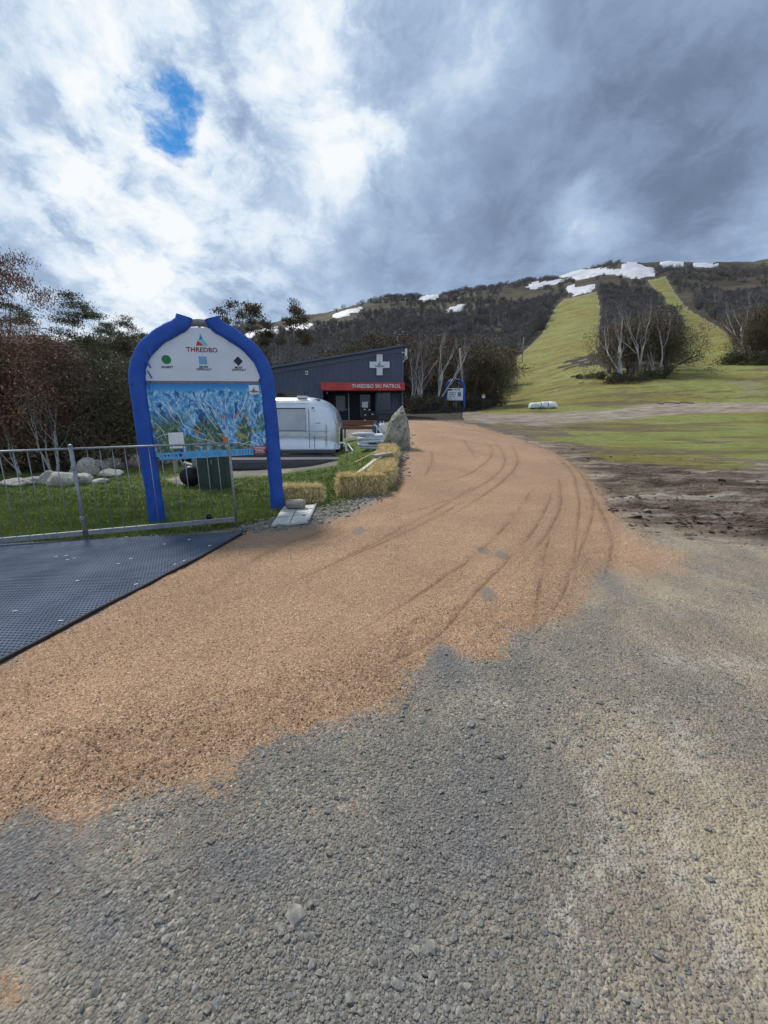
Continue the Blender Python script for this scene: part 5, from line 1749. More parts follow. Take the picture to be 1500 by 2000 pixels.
    me = text_mesh('THREDBO SKI PATROL', .44, .003, .01, 'RIGHT')
    w_ = max(v.co.x for v in me.vertices) - min(v.co.x for v in me.vertices)
    tgt = gx(782) - gx(689)
    s = tgt / w_
    me.transform(Matrix.Diagonal((s, 1, min(s * 1.05, 1.2), 1)))
    o = obj('lettering', me, M['white_print'], f); o.location = (gx(782), -.80, (aw_top + aw_bot) / 2 + .01)
    # white cross
    cx, cz = gx(741.5), gz(713)
    k = BY / FPX
    A, B = 18.5 * k, 5.6 * k
    cr = [(-B, -A), (B, -A), (B, -B), (A, -B), (A, B), (B, B), (B, A), (-B, A), (-B, B), (-A, B), (-A, -B), (-B, -B)]
    E = .03
    cross = MB().prism([(cx + x, cz + z) for x, z in cr], -.14, -.05).build('white_cross', M['white_panel'], t)
    MB().prism([(cx + x + math.copysign(E, x), cz + z + math.copysign(E, z)) for x, z in cr], -.085, -.045).build('cross_edge', M['darkred_print'], cross)
    logo_triangles(cross, cx, cz - .02, .28, -.141, 'navy_print')
    put_text(cross, 'THREDBO', .14, cx, -.145, cz - .10, M['navy_print'], .004)
    # floodlight on the wall
    lx, lz = gx(601), gz(729)
    fl = MB().box((lx, -.12, lz), (.17, .16, .24)).build('wall_floodlight', M['white_plastic'], t, bevel=.02)
    MB().tube([(lx, -.20, lz), (lx, -.215, lz)], .06, 12).build('floodlight_lens', M['black_plastic'], fl)
    # camera on the corner
    cx_, cz_ = gx(792), gz(689)
    c = MB().box((cx_, -.12, cz_), (.15, .2, .44)).build('security_camera', M['white_plastic'], t, bevel=.02)
    MB().lathe([(.04, .1), (.11, .06), (.12, 0), (.10, -.06), (.04, -.1)], 14, (cx_, -.12, cz_ - .33)).build('camera_dome', M['white_plastic'], c, True)
    MB().tube([(cx_, -.22, cz_ - .33), (cx_, -.245, cz_ - .33)], .055, 12).build('camera_lens', M['black_plastic'], c)
    MB().beam((xR, -.1, cz_ - .6), (cx_, -.1, cz_ - .35), .03, .03).build('camera_bracket', M['white_plastic'], c)
    MB().box((xR + .02, -.12, cz_ + .0), (.2, .05, .05)).build('camera_bracket', M['white_plastic'], c)
    # small porch lamp
    MB().lathe([(.03, .04), (.06, 0), (.04, -.05)], 10, (gx(637.5), .2, aw_bot - .1)).build('porch_lamp', M['white_plastic'], t, True)
    return t


M['concrete_dark'] = pmat('stained_grey_concrete', (.055, .06, .066), (.10, .105, .11), 3, .85, .2, 14)
building()


def porch_things():
    gz = lambda v, Y: at(600, v, Y).z
    # black machine with a white notice
    p = Vector((at(719, 829, 29.2).x, 29.4, gz(829, 29.0)))
    t = thing('black_machine', 'tall black machine with a white notice standing in the porch', 'machine', p, 0)
    MB().box((-.18, 0, .55), (.55, .5, 1.1)).build('machine_body', M['black_plastic'], t, bevel=.02)
    MB().box((.32, 0, .42), (.42, .5, .84)).build('machine_side_unit', M['black_plastic'], t, bevel=.02)
    MB().box((-.2, -.02, 1.28), (.38, .04, .40)).build('white_notice', M['white_panel'], t)
    MB().box((-.2, .02, 1.15), (.06, .04, .3)).build('notice_stand', M['black_plastic'], t)
    for x, z in ((-.22, .98), (-.18, .62), (.3, .66), (-.2, .28), (.1, .95)):
        MB().box((x, -.262, z), (.12, .012, .06)).build('control_label', M['white_print'], t)
    # timber bench with steel legs
    Y = 19.5; xa, xb = at(665, 830, Y).x, at(737, 830, Y).x
    g = tz((xa + xb) / 2, Y)
    t = thing('timber_bench', 'red-brown timber slat bench on steel legs before the porch', 'bench', ((xa + xb) / 2, Y, g), .03)
    L = xb - xa; zs = gz(834, Y) - g; zt = gz(825.5, Y) - g
    MB().box((0, .22, zt), (L, .04, .20)).build('backrest_slat', M['bench_wood'], t, bevel=.006, seg=1)
    for k, y in enumerate((-.20, .0)):
        MB().box((0, y, zs), (L - .04, .18, .05)).build('seat_slat', M['bench_wood'], t, bevel=.006, seg=1)
    MB().box((0, -.30, zs - .03), (L - .04, .03, .14)).build('front_rail', M['bench_wood'], t, bevel=.004, seg=1)
    for s in (-1, 1):
        MB().beam((s * (L / 2 - .2), -.26, 0), (s * (L / 2 - .2), -.24, zs - .03), .05, .05).build('leg', M['frame_grey'], t)
        MB().beam((s * (L / 2 - .2), .18, 0), (s * (L / 2 - .2), .25, zt + .1), .05, .05).build('leg', M['frame_grey'], t)
        MB().beam((s * (L / 2 - .2), -.26, zs - .05), (s * (L / 2 - .2), .2, zs - .05), .04, .04).build('seat_bracket', M['frame_grey'], t)
    # dark timber skirt below the porch, behind the bench
    xa2, xb2 = at(668, 850, 27).x, at(745, 850, 27).x
    t = thing('dark_platform', 'dark step platform below the porch behind the timber bench', 'platform', ((xa2 + xb2) / 2, 27.6, tz((xa2 + xb2) / 2, 27.6) - .1), 0)
    h = gz(830, 28) - t.location.z
    MB().box((0, .6, h - .04), (xb2 - xa2, 1.5, .08)).build('platform_top', M['dark_timber'], t)
    for k in range(3):
        MB().box((0, -.12, h * (.2 + .28 * k)), (xb2 - xa2, .04, h * .26)).build('skirt_board', M['dark_timber'], t)
    # gas cylinder
    Y = 19.0; p = at(746, 845, Y); p.z = tz(p.x, Y)
    t = thing('gas_cylinder', 'white gas cylinder with collar standing left of the standing stone', 'cylinder', p, 0)
    MB().lathe([(.10, 0), (.125, .02), (.15, .06), (.155, .2), (.155, .32), (.13, .40), (.06, .44)], 18).build('tank', M['cyl_white'], t, True)
    MB().lathe([(.12, -.02), (.12, .05)], 16).build('foot_ring', M['cyl_white'], t, True)
    for s in (-1, 1):
        MB().box((s * .075, 0, .485), (.03, .10, .11)).build('collar_handle', M['cyl_white'], t, bevel=.008)
    MB().lathe([(.025, .43), (.025, .50)], 8).build('valve', M['steel'], t, True)
    # blue tarpaulin and leaning batten at the bench end
    Y = 19.0; p = at(735, 850, Y); p.z = tz(p.x, Y)
    t = thing('blue_sheet', 'folded blue sheet hanging at the end of the timber bench', 'tarpaulin', p, 0)
    V = []; F = []
    for i in range(9):
        for j in range(5):
            V.append((-.10 + j * .055 + .02 * math.sin(i * .9 + j), -.03 + .025 * math.sin(j * 2.2 + i * .4), .56 - i * .07))
    for i in range(8):
        for j in range(4):
            F.append((i * 5 + j, (i + 1) * 5 + j, (i + 1) * 5 + j + 1, i * 5 + j + 1))
    o = MB().raw(V, F).build('sheet_fold', M['blue_tarp'], t, True)
    sm = o.modifiers.new('thickness', 'SOLIDIFY'); sm.thickness = .02
    MB().box((.02, -.06, .22), (.05, .02, .42)).build('pale_strap', M['white_plastic'], t)
    a = at(731, 828, 18.9); b = at(747, 846, 18.6); b.z = tz(b.x, 18.6)
    t = thing('leaning_batten', 'pale batten leaning from the bench end towards the gas cylinder', 'batten', b, 0)
    MB().beam((a - b), (0, 0, 0), .05, .03).build('batten_wood', M['pale_timber'], t)
    # coiled hose
    Y = 14.6; p = at(726, 877, Y); p.z = tz(p.x, Y)
    t = thing('coiled_hose', 'stacked coil of fat pale ribbed drainage hose on the grass by the bales', 'hose', p, 0)
    for k in range(5):
        R = (.40, .43, .42, .41, .38)[k]; mb = MB(); n = 44
        pts = [((R + .012 * math.sin(3 * a_ + k)) * math.cos(a_) + (.02, -.01, .0, -.03, -.02)[k], .8 * R * math.sin(a_), .06 + k * .098 + .014 * math.sin(a_ * 2 + k * 1.7)) for a_ in (2 * math.pi * q / n for q in range(n + 1))]
        mb.tube(pts, [.052 + .004 * (q % 2) for q in range(n + 1)], 10, False)
        mb.build('hose_loop', M['hose'], t, True)
    pts = smooth_line([(.1, -.30, .50), (-.2, -.33, .52), (-.42, -.32, .51), (-.62, -.30, .49)], 6)
    MB().tube(pts, [.05 + .004 * (q % 2) for q in range(len(pts))], 10).build('hose_end', M['hose'], t, True)
    MB().box((.12, -.385, .21), (.42, .03, .05)).build('dark_band', M['black_plastic'], t)
    # drain pipe bits and litter by the caravan end
    Y = 16.4; p = at(668, 872, Y); p.z = tz(p.x, Y)
    t = thing('bent_pipe', 'white bent drain pipe hanging from the rounded end of the caravan', 'pipe', p, 0)
    pts = smooth_line([(-.12, 0, .32), (.02, 0, .34), (.12, -.02, .28), (.16, -.03, .12), (.16, -.03, 0)], 5)
    MB().tube(pts, .04, 10).build('pipe_bend', M['white_plastic'], t, True)
    MB().lathe([(.05, 0), (.06, .02), (.06, .06), (.03, .08)], 12, (.2, -.1, 0)).build('pipe_cap', M['white_plastic'], t, True)
    a = at(679, 866, 16.2); b = at(689, 877, 15.6); b.z = tz(b.x, 15.6) + .02
    t = thing('white_batten', 'thin white batten leaning on the ground by the caravan end', 'batten', b, 0)
    MB().beam(a - b, (0, 0, 0), .04, .025).build('batten_wood', M['white_plastic'], t)
    for u, v, lab in ((683, 884, 'white scrap on the grass by the bent pipe'), (688, 885, 'second white scrap beside the bent pipe')):
        q = gp(u, v)
        o = obj('white_scrap', rock_mesh('white_scrap', u, (.10, .07, .04), 2, .4), M['white_plastic']); o.location = q
        tag(o, lab, 'litter')


porch_things()


def planks():
    def plank(a, b, w, h, mat, lab, cat='plank', nm='loose_plank'):
        t = thing(nm, lab, cat, a, 0)
        MB().beam((0, 0, 0), b - a, w, h).build('plank_wood', M[mat], t, bevel=.004, seg=1)
        return t
    mid = ROW0 + ROWD * .40; mid.z = tz(mid.x, mid.y) + .34
    a = at(664, 919, 8.9); a.z = tz(a.x, 8.9) + .02
    b = Vector((mid.x - .15, mid.y + .0, mid.z + .05))
    plank(a, b, .10, .035, 'pale_timber', 'long pale plank propped from the grass onto a straw bale')
    c = Vector((mid.x - .28, mid.y - .05, mid.z + .065)); d = Vector((mid.x + .12, mid.y + .30, mid.z + .10))
    plank(c, d, .15, .05, 'grey_timber', 'short thick weathered plank lying on top of the bales')
    plank(Vector((mid.x - .32, mid.y + .12, mid.z + .06)), Vector((mid.x + .0, mid.y + .34, mid.z + .12)), .12, .03, 'grey_timber', 'splintered grey board beside the thick plank on the bales')
    a = at(706, 909, 9.2); a.z = tz(a.x, 9.2) + .03; b = Vector((mid.x - .30, mid.y - .1, mid.z - .16))
    plank(a, b, .08, .03, 'grey_timber', 'short dull plank under the long pale one')
    a = at(694, 889, 12.2); a.z = tz(a.x, 12.2) + .03; b = at(737, 876, 12.6); b.z = tz(b.x, 12.6) + .12
    plank(a, b, .05, .025, 'orange_timber', 'thin raw orange batten lying behind the bales')
    # green hose scrap behind the crosswise bale
    pts = [on(*at(u, v, Y).xy) + Vector((0, 0, .03)) for u, v, Y in ((684, 930, 8.8), (690, 926, 9.0), (700, 924, 9.05), (706, 927, 8.9))]
    o = MB().tube(smooth_line([tuple(p) for p in pts], 4), .025, 8).build('green_hose', M['green_box'], None, True)
    tag(o, 'scrap of green hose on the grass behind the crosswise bale', 'hose')


planks()


def slope_things():
    # white wrapped bundle
    a = gp(1033, 799); b = gp(1088, 797)
    Y = a.y; L = (b - a).length
    c = (a + b) / 2
    t = thing('wrapped_bundle', 'long white plastic-wrapped bundle lying on the grass slope', 'bundle', c, math.atan2(b.y - a.y, b.x - a.x))
    n, m_ = 40, 16; V = []; F = []
    H = 13 * Y / FPX
    for i in range(n + 1):
        s = i / n; x = (s - .5) * L
        k = min(1, (s / .06) ** .5 if s < .06 else 1) * min(1, ((1 - s) / .12) ** .6 if s > .88 else 1)
        pinch = 1 - .14 * math.exp(-((s - .62) / .014) ** 2) - .12 * math.exp(-((s - .38) / .02) ** 2)
        hh = H * (.78 + .2 * min(1, s * 2)) * (.25 + .75 * k) * pinch
        for j in range(m_):
            an = 2 * math.pi * j / m_
            ca, sa = math.cos(an), math.sin(an)
            r = 1 + .20 * mnoise.noise(Vector((x * 1.6, ca * 1.4, sa * 1.4))) + .08 * mnoise.noise(Vector((x * 5, ca * 4, sa * 4)))
            V.append((x + .10 * mnoise.noise(Vector((ca * 2, sa * 2, s * 3))), .55 * math.copysign(abs(ca) ** .8, ca) * r * (.4 + .6 * k), max(-.03, hh * .5 + hh * .5 * math.copysign(abs(sa) ** .6, sa) * r)))
    for i in range(n):
        for j in range(m_):
            F.append((i * m_ + j, (i + 1) * m_ + j, (i + 1) * m_ + (j + 1) % m_, i * m_ + (j + 1) % m_))
    F.append(tuple(range(m_))); F.append(tuple(n * m_ + j for j in range(m_ - 1, -1, -1)))
    MB().raw(V, F).build('bundle_wrap', M['wrap'], t, True)
    for s in (.62, .38):
        x = (s - .5) * L
        pts = [(x, .56 * math.cos(q * .3927), H * .46 + H * .50 * math.sin(q * .3927)) for q in range(17)]
        MB().tube(pts, .035, 6, False).build('dark_strap', M['black_plastic'], t, True)
    # orange marker on a stake
    p = gp(943, 800); Y = p.y; k = Y / FPX
    t = thing('orange_marker', 'small orange-topped marker sign on a yellow stake in the grass', 'sign', p, 0)
    H = 27 * k
    MB().box((0, 0, H / 2 - .05), (.07, .05, H + .1)).build('stake', M['yellow'], t)
    b = MB().box((0, -.04, H - .15), (.36, .03, .36)).build('marker_plate', M['white_panel'], t)
    MB().prism([(-.19, H + .0), (.19, H + .0), (0, H + .16)], -.055, -.025).build('marker_top', M['orange_print'], t)
    MB().box((0, -.058, H - .05), (.30, .006, .09)).build('marker_print', M['orange_print'], b)
    # timber poles
    for (u0, v0, u1, v1, r, lab, Y) in ((898, 682, 908, 806, .11, 'tall leaning pale pole rising behind the small blue arch', 47.5), (977, 688, 974, 752, .07, 'thin dead post at the corner of the ski slope', 62),
                                        (1023, 659, 1021, 688, .13, 'thin pole beside the ski run halfway up', 130), (972, 752, 973, 772, .06, 'short stake at the foot of the ski slope', 60), (1083, 594, 1079, 606, .2, 'small pole near the head of the ski run', 330)):
        b = at(u1, v1, Y); b.z = tz(b.x, Y) - .1
        a = at(u0, v0, Y)
        t = thing('timber_pole', lab, 'pole', b, 0)
        MB().tube([(0, 0, 0), (a - b) * .5, a - b], [r, r * .92, r * .8], 8).build('pole_shaft', M['grey_timber'], t, True)
        MB().tube([(a - b) * .995, (a - b) * 1.01], r * .85, 8).build('pole_cap', M['pale_timber'], t, True)


slope_things()

# ------------------------------------------------------------------ trees
class Tree:
    def __init__(s, seed):
        s.r = np.random.default_rng(seed); s.wood = MB(); s.tips = []; s.twig = []

    def limb(s, p, d, length, rad, lvl, maxl, o):
        r = s.r; n = o.get('seg', 5); pts = [Vector(p)]; rr = [rad]
        d = Vector(d).normalized(); q = Vector(p)
        w = o.get('wander', .22)
        for i in range(n):
            d = (d + Vector(r.normal(0, w, 3)) + Vector((0, 0, o.get('up', .10)))).normalized()
            q = q + d * (length / n); pts.append(q.copy()); rr.append(rad * (1 - (i + 1) / n * o.get('taper', .5)))
        sides = 7 if lvl == 0 else 5 if lvl == 1 else 3
        s.wood.tube(pts, rr, sides, lvl == 0)
        if lvl >= maxl:
            s.tips.append((q.copy(), d.copy())); s.tips.append((pts[-2].copy(), d.copy()))
            return
        k = o.get('kids', (3, 3, 3, 3))[min(lvl, 3)]
        for j in range(k):
            f = 1.0 if j == 0 else r.uniform(o.get('from', .45), 1.0)
            idx = min(n, max(1, int(round(f * n)))); b = pts[idx]
            spread = o.get('spread', .75) * (.45 if j == 0 else 1)
            nd = (d + Vector(r.normal(0, spread, 3)) + Vector((0, 0, o.get('lift', .15)))).normalized()
            s.limb(b, nd, length * o.get('ratio', .66) * r.uniform(.8, 1.2), rr[idx] * (.78 if j == 0 else .6), lvl + 1, maxl, o)

    def leaves(s, per, size, clump, flat=.6, droop=.35, aspect=.34, tips=None):
        r = s.r; T = tips if tips is not None else s.tips
        if not T:
            return None
        C = np.array([tuple(t[0]) for t in T]); n = len(C) * per
        c = np.repeat(C, per, 0) + r.normal(0, 1, (n, 3)) * np.array([clump, clump, clump * flat])
        return s.quads(c, size, droop, aspect, np.repeat(r.normal(.5, .16, len(C)), per))

    def quads(s, c, size, droop, aspect, base):
        r = s.r; n = len(c)
        a = r.normal(0, 1, (n, 3)); a[:, 2] -= droop * 2; a /= np.linalg.norm(a, axis=1, keepdims=True)
        b = np.cross(a, r.normal(0, 1, (n, 3))); b /= np.linalg.norm(b, axis=1, keepdims=True)
        l = (size * r.uniform(.6, 1.3, n))[:, None] * .5; w = l * aspect
        V = np.stack([c - a * l, c + b * w, c + a * l, c - b * w], 1).reshape(-1, 3)
        ti = np.repeat(np.clip(base + r.normal(0, .09, n), 0, 1), 4)
        return V, ti


def tree_proto(name, seed, H, kind, bark, leaf, leafpar=None, fuzz=None):
    """returns (wood mesh, crown mesh or None, height)"""
    t = Tree(seed); r = t.r
    if kind == 'gum':
        o = dict(kids=(3, 3, 3), ratio=.62, spread=.55, lift=.22, wander=.14, up=.08, **{'from': .55})
        for k in range(r.integers(2, 4)):
            a = r.uniform(0, 6.28); t.limb((.12 * math.cos(a), .12 * math.sin(a), -.2), (.28 * math.cos(a), .28 * math.sin(a), 1), H * .50, H * .016, 0, 3, o)
    elif kind == 'umbrella':
        o = dict(kids=(3, 3, 3), ratio=.50, spread=.62, lift=.05, wander=.12, up=.04, **{'from': .7})
        for k in range(r.integers(1, 3)):
            a = r.uniform(0, 6.28); t.limb((.1 * math.cos(a), .1 * math.sin(a), -.2), (.2 * math.cos(a), .2 * math.sin(a), 1), H * .66, H * .013, 0, 3, o)
    elif kind == 'bushy':
        o = dict(kids=(4, 4, 3), ratio=.62, spread=.85, lift=.22, wander=.2, up=.06, **{'from': .25})
        for k in range(4):
            a = r.uniform(0, 6.28); t.limb((.2 * math.cos(a), .2 * math.sin(a), -.2), (.45 * math.cos(a), .45 * math.sin(a), 1), H * .46, H * .014, 0, 3, o)
    elif kind == 'dead':
        o = dict(kids=(3, 3, 3), ratio=.6, spread=.45, lift=.35, wander=.13, up=.12, taper=.55, **{'from': .35})
        for k in range(r.integers(2, 5)):
            a = r.uniform(0, 6.28); t.limb((.15 * math.cos(a), .15 * math.sin(a), -.2), (.35 * math.cos(a), .35 * math.sin(a), 1), H * .5, H * .013, 0, 3, o)
    elif kind == 'spindly':
        o = dict(kids=(2, 2, 2), ratio=.6, spread=.3, lift=.5, wander=.08, up=.15, taper=.6, **{'from': .4})
        for k in range(3):
            a = r.uniform(0, 6.28); t.limb((.15 * math.cos(a), .15 * math.sin(a), -.2), (.2 * math.cos(a), .2 * math.sin(a), 1), H * .52, H * .008, 0, 2, o)
    elif kind == 'thicket':
        o = dict(kids=(4, 4, 3), ratio=.66, spread=.8, lift=.18, wander=.24, up=.05, **{'from': .2})
        for k in range(7):
            a = k * .9 + r.uniform(-.3, .3); q = r.uniform(.3, .95)
            t.limb((.35 * math.cos(a), .35 * math.sin(a), -.15), (q * math.cos(a), q * math.sin(a), 1), H * r.uniform(.36, .5), H * .011, 0, 3, o)
    elif kind == 'shrub':
        o = dict(kids=(4, 3), ratio=.6, spread=.9, lift=.1, wander=.25, up=.02, **{'from': .2})
        for k in range(9):
            a = r.uniform(0, 6.28); t.limb((.25 * math.cos(a), .25 * math.sin(a), -.1), (math.cos(a), math.sin(a), .8), H * .5, H * .02, 0, 2, o)
    zs = max(v[2] for v in t.wood.v); k = H / zs * .96
    t.wood.v = [(x * k, y * k, z * k) for x, y, z in t.wood.v]
    t.tips = [(p * k, d) for p, d in t.tips]
    crown = None
    parts = []
    if leafpar:
        parts.append(t.leaves(*leafpar))
    if fuzz:      # fine leaves and twigs through the whole body: n, size, envelope radius, lower edge, aspect
        n, size, R, zlo, asp = fuzz
        c = []
        while len(c) < n:
            q = r.uniform(-1, 1, (n, 3)); m = (q ** 2).sum(1) < 1; q = q[m]
            ang = np.arctan2(q[:, 1], q[:, 0]); z = (q[:, 2] + 1) / 2
            lump = .80 + .55 * fbm(ang * 1.6 + seed, z * 3.5, seed, 3)
            keep = (np.linalg.norm(q, axis=1) > .55) | (r.random(len(q)) < .35)
            q = q * lump[:, None]
            den = fbm(q[:, 0] * 3 + q[:, 2] * 2 + 7, q[:, 1] * 3 + q[:, 2] * 1.7, seed + 5, 3)
            keep &= den > -.10
            c.extend(list(q[keep]))
        c = np.array(c[:n]); c = np.stack([c[:, 0] * R, c[:, 1] * R, zlo + (H - zlo) * (c[:, 2] + .86) / 1.78], -1)
        c[:, 2] = np.maximum(c[:, 2], .05)
        parts.append(t.quads(c, size, .05, asp, np.clip(.42 + .30 * (c[:, 2] / H - .5) * 0 + fbm(c[:, 0] * 1.2, c[:, 2] * 1.2 + c[:, 1], seed, 3) * .5, 0, 1)))
    if parts:
        V = np.concatenate([p[0] for p in parts]); ti = np.concatenate([p[1] for p in parts])
        crown = np_mesh(name + '_crown', V, np.arange(len(V)).reshape(-1, 4), {'tint': ti}, False)
        crown.materials.append(M[leaf])
    wood = t.wood.mesh(name + '_trunk', True); wood.materials.append(M[bark])
    return wood, crown, H


TP = {
    'thick_red': tree_proto('thick_red', 11, 4.7, 'thicket', 'bark_dark', 'leaf_red', (14, .09, .24, .8), (20000, .15, 2.1, .25, .13)),
    'thick_brown': tree_proto('thick_brown', 12, 4.5, 'thicket', 'bark_dark', 'leaf_brown', (14, .09, .24, .8), (20000, .16, 2.0, .1, .12)),
    'thick_olive': tree_proto('thick_olive', 13, 4.2, 'thicket', 'bark_dark', 'leaf_olive', (14, .09, .24, .7), (18000, .16, 1.9, .1, .12)),
    'gum': tree_proto('gum', 21, 7.5, 'gum', 'bark_dark', 'leaf_red', (110, .11, .22, .5, .9, .24)),
    'gum2': tree_proto('gum2', 22, 7.5, 'gum', 'bark_dark', 'leaf_bronze', (110, .11, .22, .5, .9, .24)),
    'umbrella': tree_proto('umbrella', 31, 7.2, 'umbrella', 'bark_dark', 'leaf_olive', (110, .11, .22, .30, .3)),
    'umbrella2': tree_proto('umbrella2', 34, 7.2, 'umbrella', 'bark_dark', 'leaf_olive', (110, .11, .22, .28, .3)),
    'tall': tree_proto('tall', 36, 11., 'umbrella', 'bark_dark', 'leaf_bronze', (60, .26, .34, .42, .3)),
    'tall2': tree_proto('tall2', 39, 11., 'umbrella', 'bark_dark', 'leaf_bronze', (60, .26, .34, .42, .3)),
    'brown': tree_proto('brown', 41, 8., 'bushy', 'bark_grey', 'leaf_brown', (10, .24, .42, .7), (5000, .24, 2.2, 1.4, .2)),
    'brown2': tree_proto('brown2', 42, 8., 'bushy', 'bark_dark', 'leaf_bronze', (11, .24, .42, .7), (5000, .24, 2.3, 1., .2)),
    'bronze': tree_proto('bronze', 43, 8., 'bushy', 'bark_dark', 'leaf_bronze', (20, .19, .42, .7), (9000, .19, 2.7, 1., .3)),
    'olive': tree_proto('olive', 44, 8., 'bushy', 'bark_dark', 'leaf_olive', (12, .24, .45, .7), (5000, .24, 2.6, .5, .28)),
    'dead': tree_proto('dead', 51, 8., 'dead', 'bark_pale', None),
    'dead2': tree_proto('dead2', 52, 8., 'dead', 'bark_grey', None),
    'dead3': tree_proto('dead3', 53, 8., 'dead', 'bark_pale', 'leaf_brown', (2, .26, .3, .7)),
    'spindly': tree_proto('spindly', 55, 9., 'spindly', 'bark_grey', None),
    'shrub': tree_proto('shrub', 61, 1.6, 'shrub', 'bark_dark', 'leaf_shrub', (10, .12, .16, .7), (2600, .13, 1.5, .05, .35)),
    'shrub2': tree_proto('shrub2', 62, 1.6, 'shrub', 'bark_dark', 'leaf_shrub', (10, .12, .16, .7), (2600, .13, 1.3, .05, .35)),
}


def tree(kind, u, Y, H, label, group, rz=None, wide=1.0):
    w, c, h0 = TP[kind]
    x = at(u, 800, Y).x
    nm = {'thick': 'dense_thicket', 'shrub': 'heath_shrub', 'dead': 'bare_tree', 'spind': 'bare_tree', 'umbre': 'snow_gum', 'gum': 'snow_gum', 'gum2': 'snow_gum', 'tall': 'snow_gum', 'tall2': 'snow_gum'}.get(kind if kind in ('gum', 'gum2', 'tall', 'tall2') else kind[:5] if kind[:4] != 'dead' else 'dead', 'brown_gum')
    t = thing(nm, label, 'shrub' if nm == 'heath_shrub' else 'thicket' if nm == 'dense_thicket' else 'tree', (x, Y, tz(x, Y) - .05), rz if rz is not None else (u * 1.37) % 6.28, group)
    k = H / h0; t.scale = (k * wide, k * wide, k)
    obj('trunk', w, None, t)
    if c:
        o = obj('crown', c, None, t)
    return t


G1 = 'thicket along the left edge of the lawn'
tree('thick_red', -75, 13.6, 4.7, 'red-brown dense thicket at the far end behind the fence rails', G1, .3)
tree('thick_red', 45, 13.8, 4.9, 'tall rusty red-brown thicket above the row of pale boulders', G1, 2.2)
tree('thick_brown', 140, 14.6, 4.45, 'dark brown tangled thicket behind the pointed tan boulder', G1, 1.0)
tree('thick_olive', 215, 15.6, 4.3, 'dark olive thicket against the left blue post of the map sign', G1, 4.0)
tree('thick_brown', 285, 17.5, 4.2, 'brown thicket hidden partly behind the trail map board', G1, 5.0)
tree('thick_olive', 100, 17, 5.0, 'olive thicket top showing behind the rusty one', G1, 3.0)
tree('thick_brown', -10, 16.5, 4.9, 'brown thicket crowded behind the rusty one under the tall gum', G1, 2.7)
tree('thick_brown', -230, 13.2, 4.6, 'brown thicket at the far left end of the row, behind the fence', G1, 5.6)
tree('thick_olive', -400, 14.5, 4.8, 'olive thicket ending the row beyond the fence', G1, 1.7)
tree('dead', 22, 12.6, 2.2, 'twisted bare pale sapling in front of the rusty thicket', G1, 1.2)
tree('dead3', 85, 12.9, 2.8, 'thin bare sapling tangled into the thicket by the dark boulder', G1, 2.9)
G2 = 'gums behind the thicket'
tree('gum', 48, 17.5, 8.4, 'tall reddish-leaved gum rising above the rusty thicket', G2, .4)
tree('gum', -15, 18.5, 9.0, 'taller sparse reddish gum behind the brown thicket', G2, 2.5)
tree('umbrella', 140, 23.5, 7.5, 'flat-topped gum with dark umbrella crown behind the olive thicket', G2, .2)
tree('umbrella2', 190, 25, 7.2, 'lower flat-topped gum leaning right beside the other umbrella crown', G2, 1.1)
tree('umbrella', 268, 31, 7.3, 'small wind-bent gum just left of the blue arch top', G2, 3.9, .8)
tree('spindly', 238, 30, 7.6, 'thin bare tree left of the wind-bent gum', G2, .5)
G3 = 'trees behind the ski patrol building'
tree('tall', 515, 44, 11.2, 'tall gum with layered crown above the right shoulder of the map sign', G3, .6, .9)
tree('tall2', 556, 46, 11.8, 'tall thin gum with forked crown standing right of the layered one', G3, 1.9, .8)
tree('spindly', 447, 42, 9.6, 'bare spindly tree poking over the arch top', G3, .1)
tree('spindly', 474, 43, 10.2, 'bare spindly tree beside the tall layered gum', G3, 2.4)
for i, (k, u, Y, H, lab) in enumerate((
        ('olive', 478, 40, 6.2, 'dark olive bushy gum just right of the blue arch'), ('brown2', 505, 47, 8.0, 'brown bushy gum under the tall layered gum'), ('dead2', 535, 41, 7.6, 'grey dead tree over the low end of the roof'),
        ('olive', 570, 42, 5.6, 'low olive gum behind the left roof slope'), ('dead2', 600, 45, 8.4, 'forked grey dead tree behind the middle of the roof'), ('dead', 622, 52, 9.0, 'pale dead tree standing back from the roof'),
        ('brown2', 648, 50, 7.6, 'brown gum behind the middle of the roof'), ('dead2', 668, 47, 8.2, 'grey bare tree left of the bronze gum'), ('bronze', 728, 47, 8.8, 'rounded bronze gum rising behind the white cross'),
        ('bronze', 692, 46, 7.2, 'lower bronze gum left of the rounded one'), ('bronze', 765, 49, 8.6, 'bronze gum at the high end of the roof'), ('dead', 800, 46, 8.4, 'pale bare tree right behind the security camera'),
        ('brown', 330, 40, 7.0, 'brown gum glimpsed under the arch crown'), ('olive', 400, 42, 6.8, 'olive gum hidden behind the map sign'), ('dead2', 560, 56, 9.5, 'grey dead tree high behind the two tall gums'))):
    tree(k, u, Y, H, lab, G3)
G4 = 'trees beside the small blue arch'
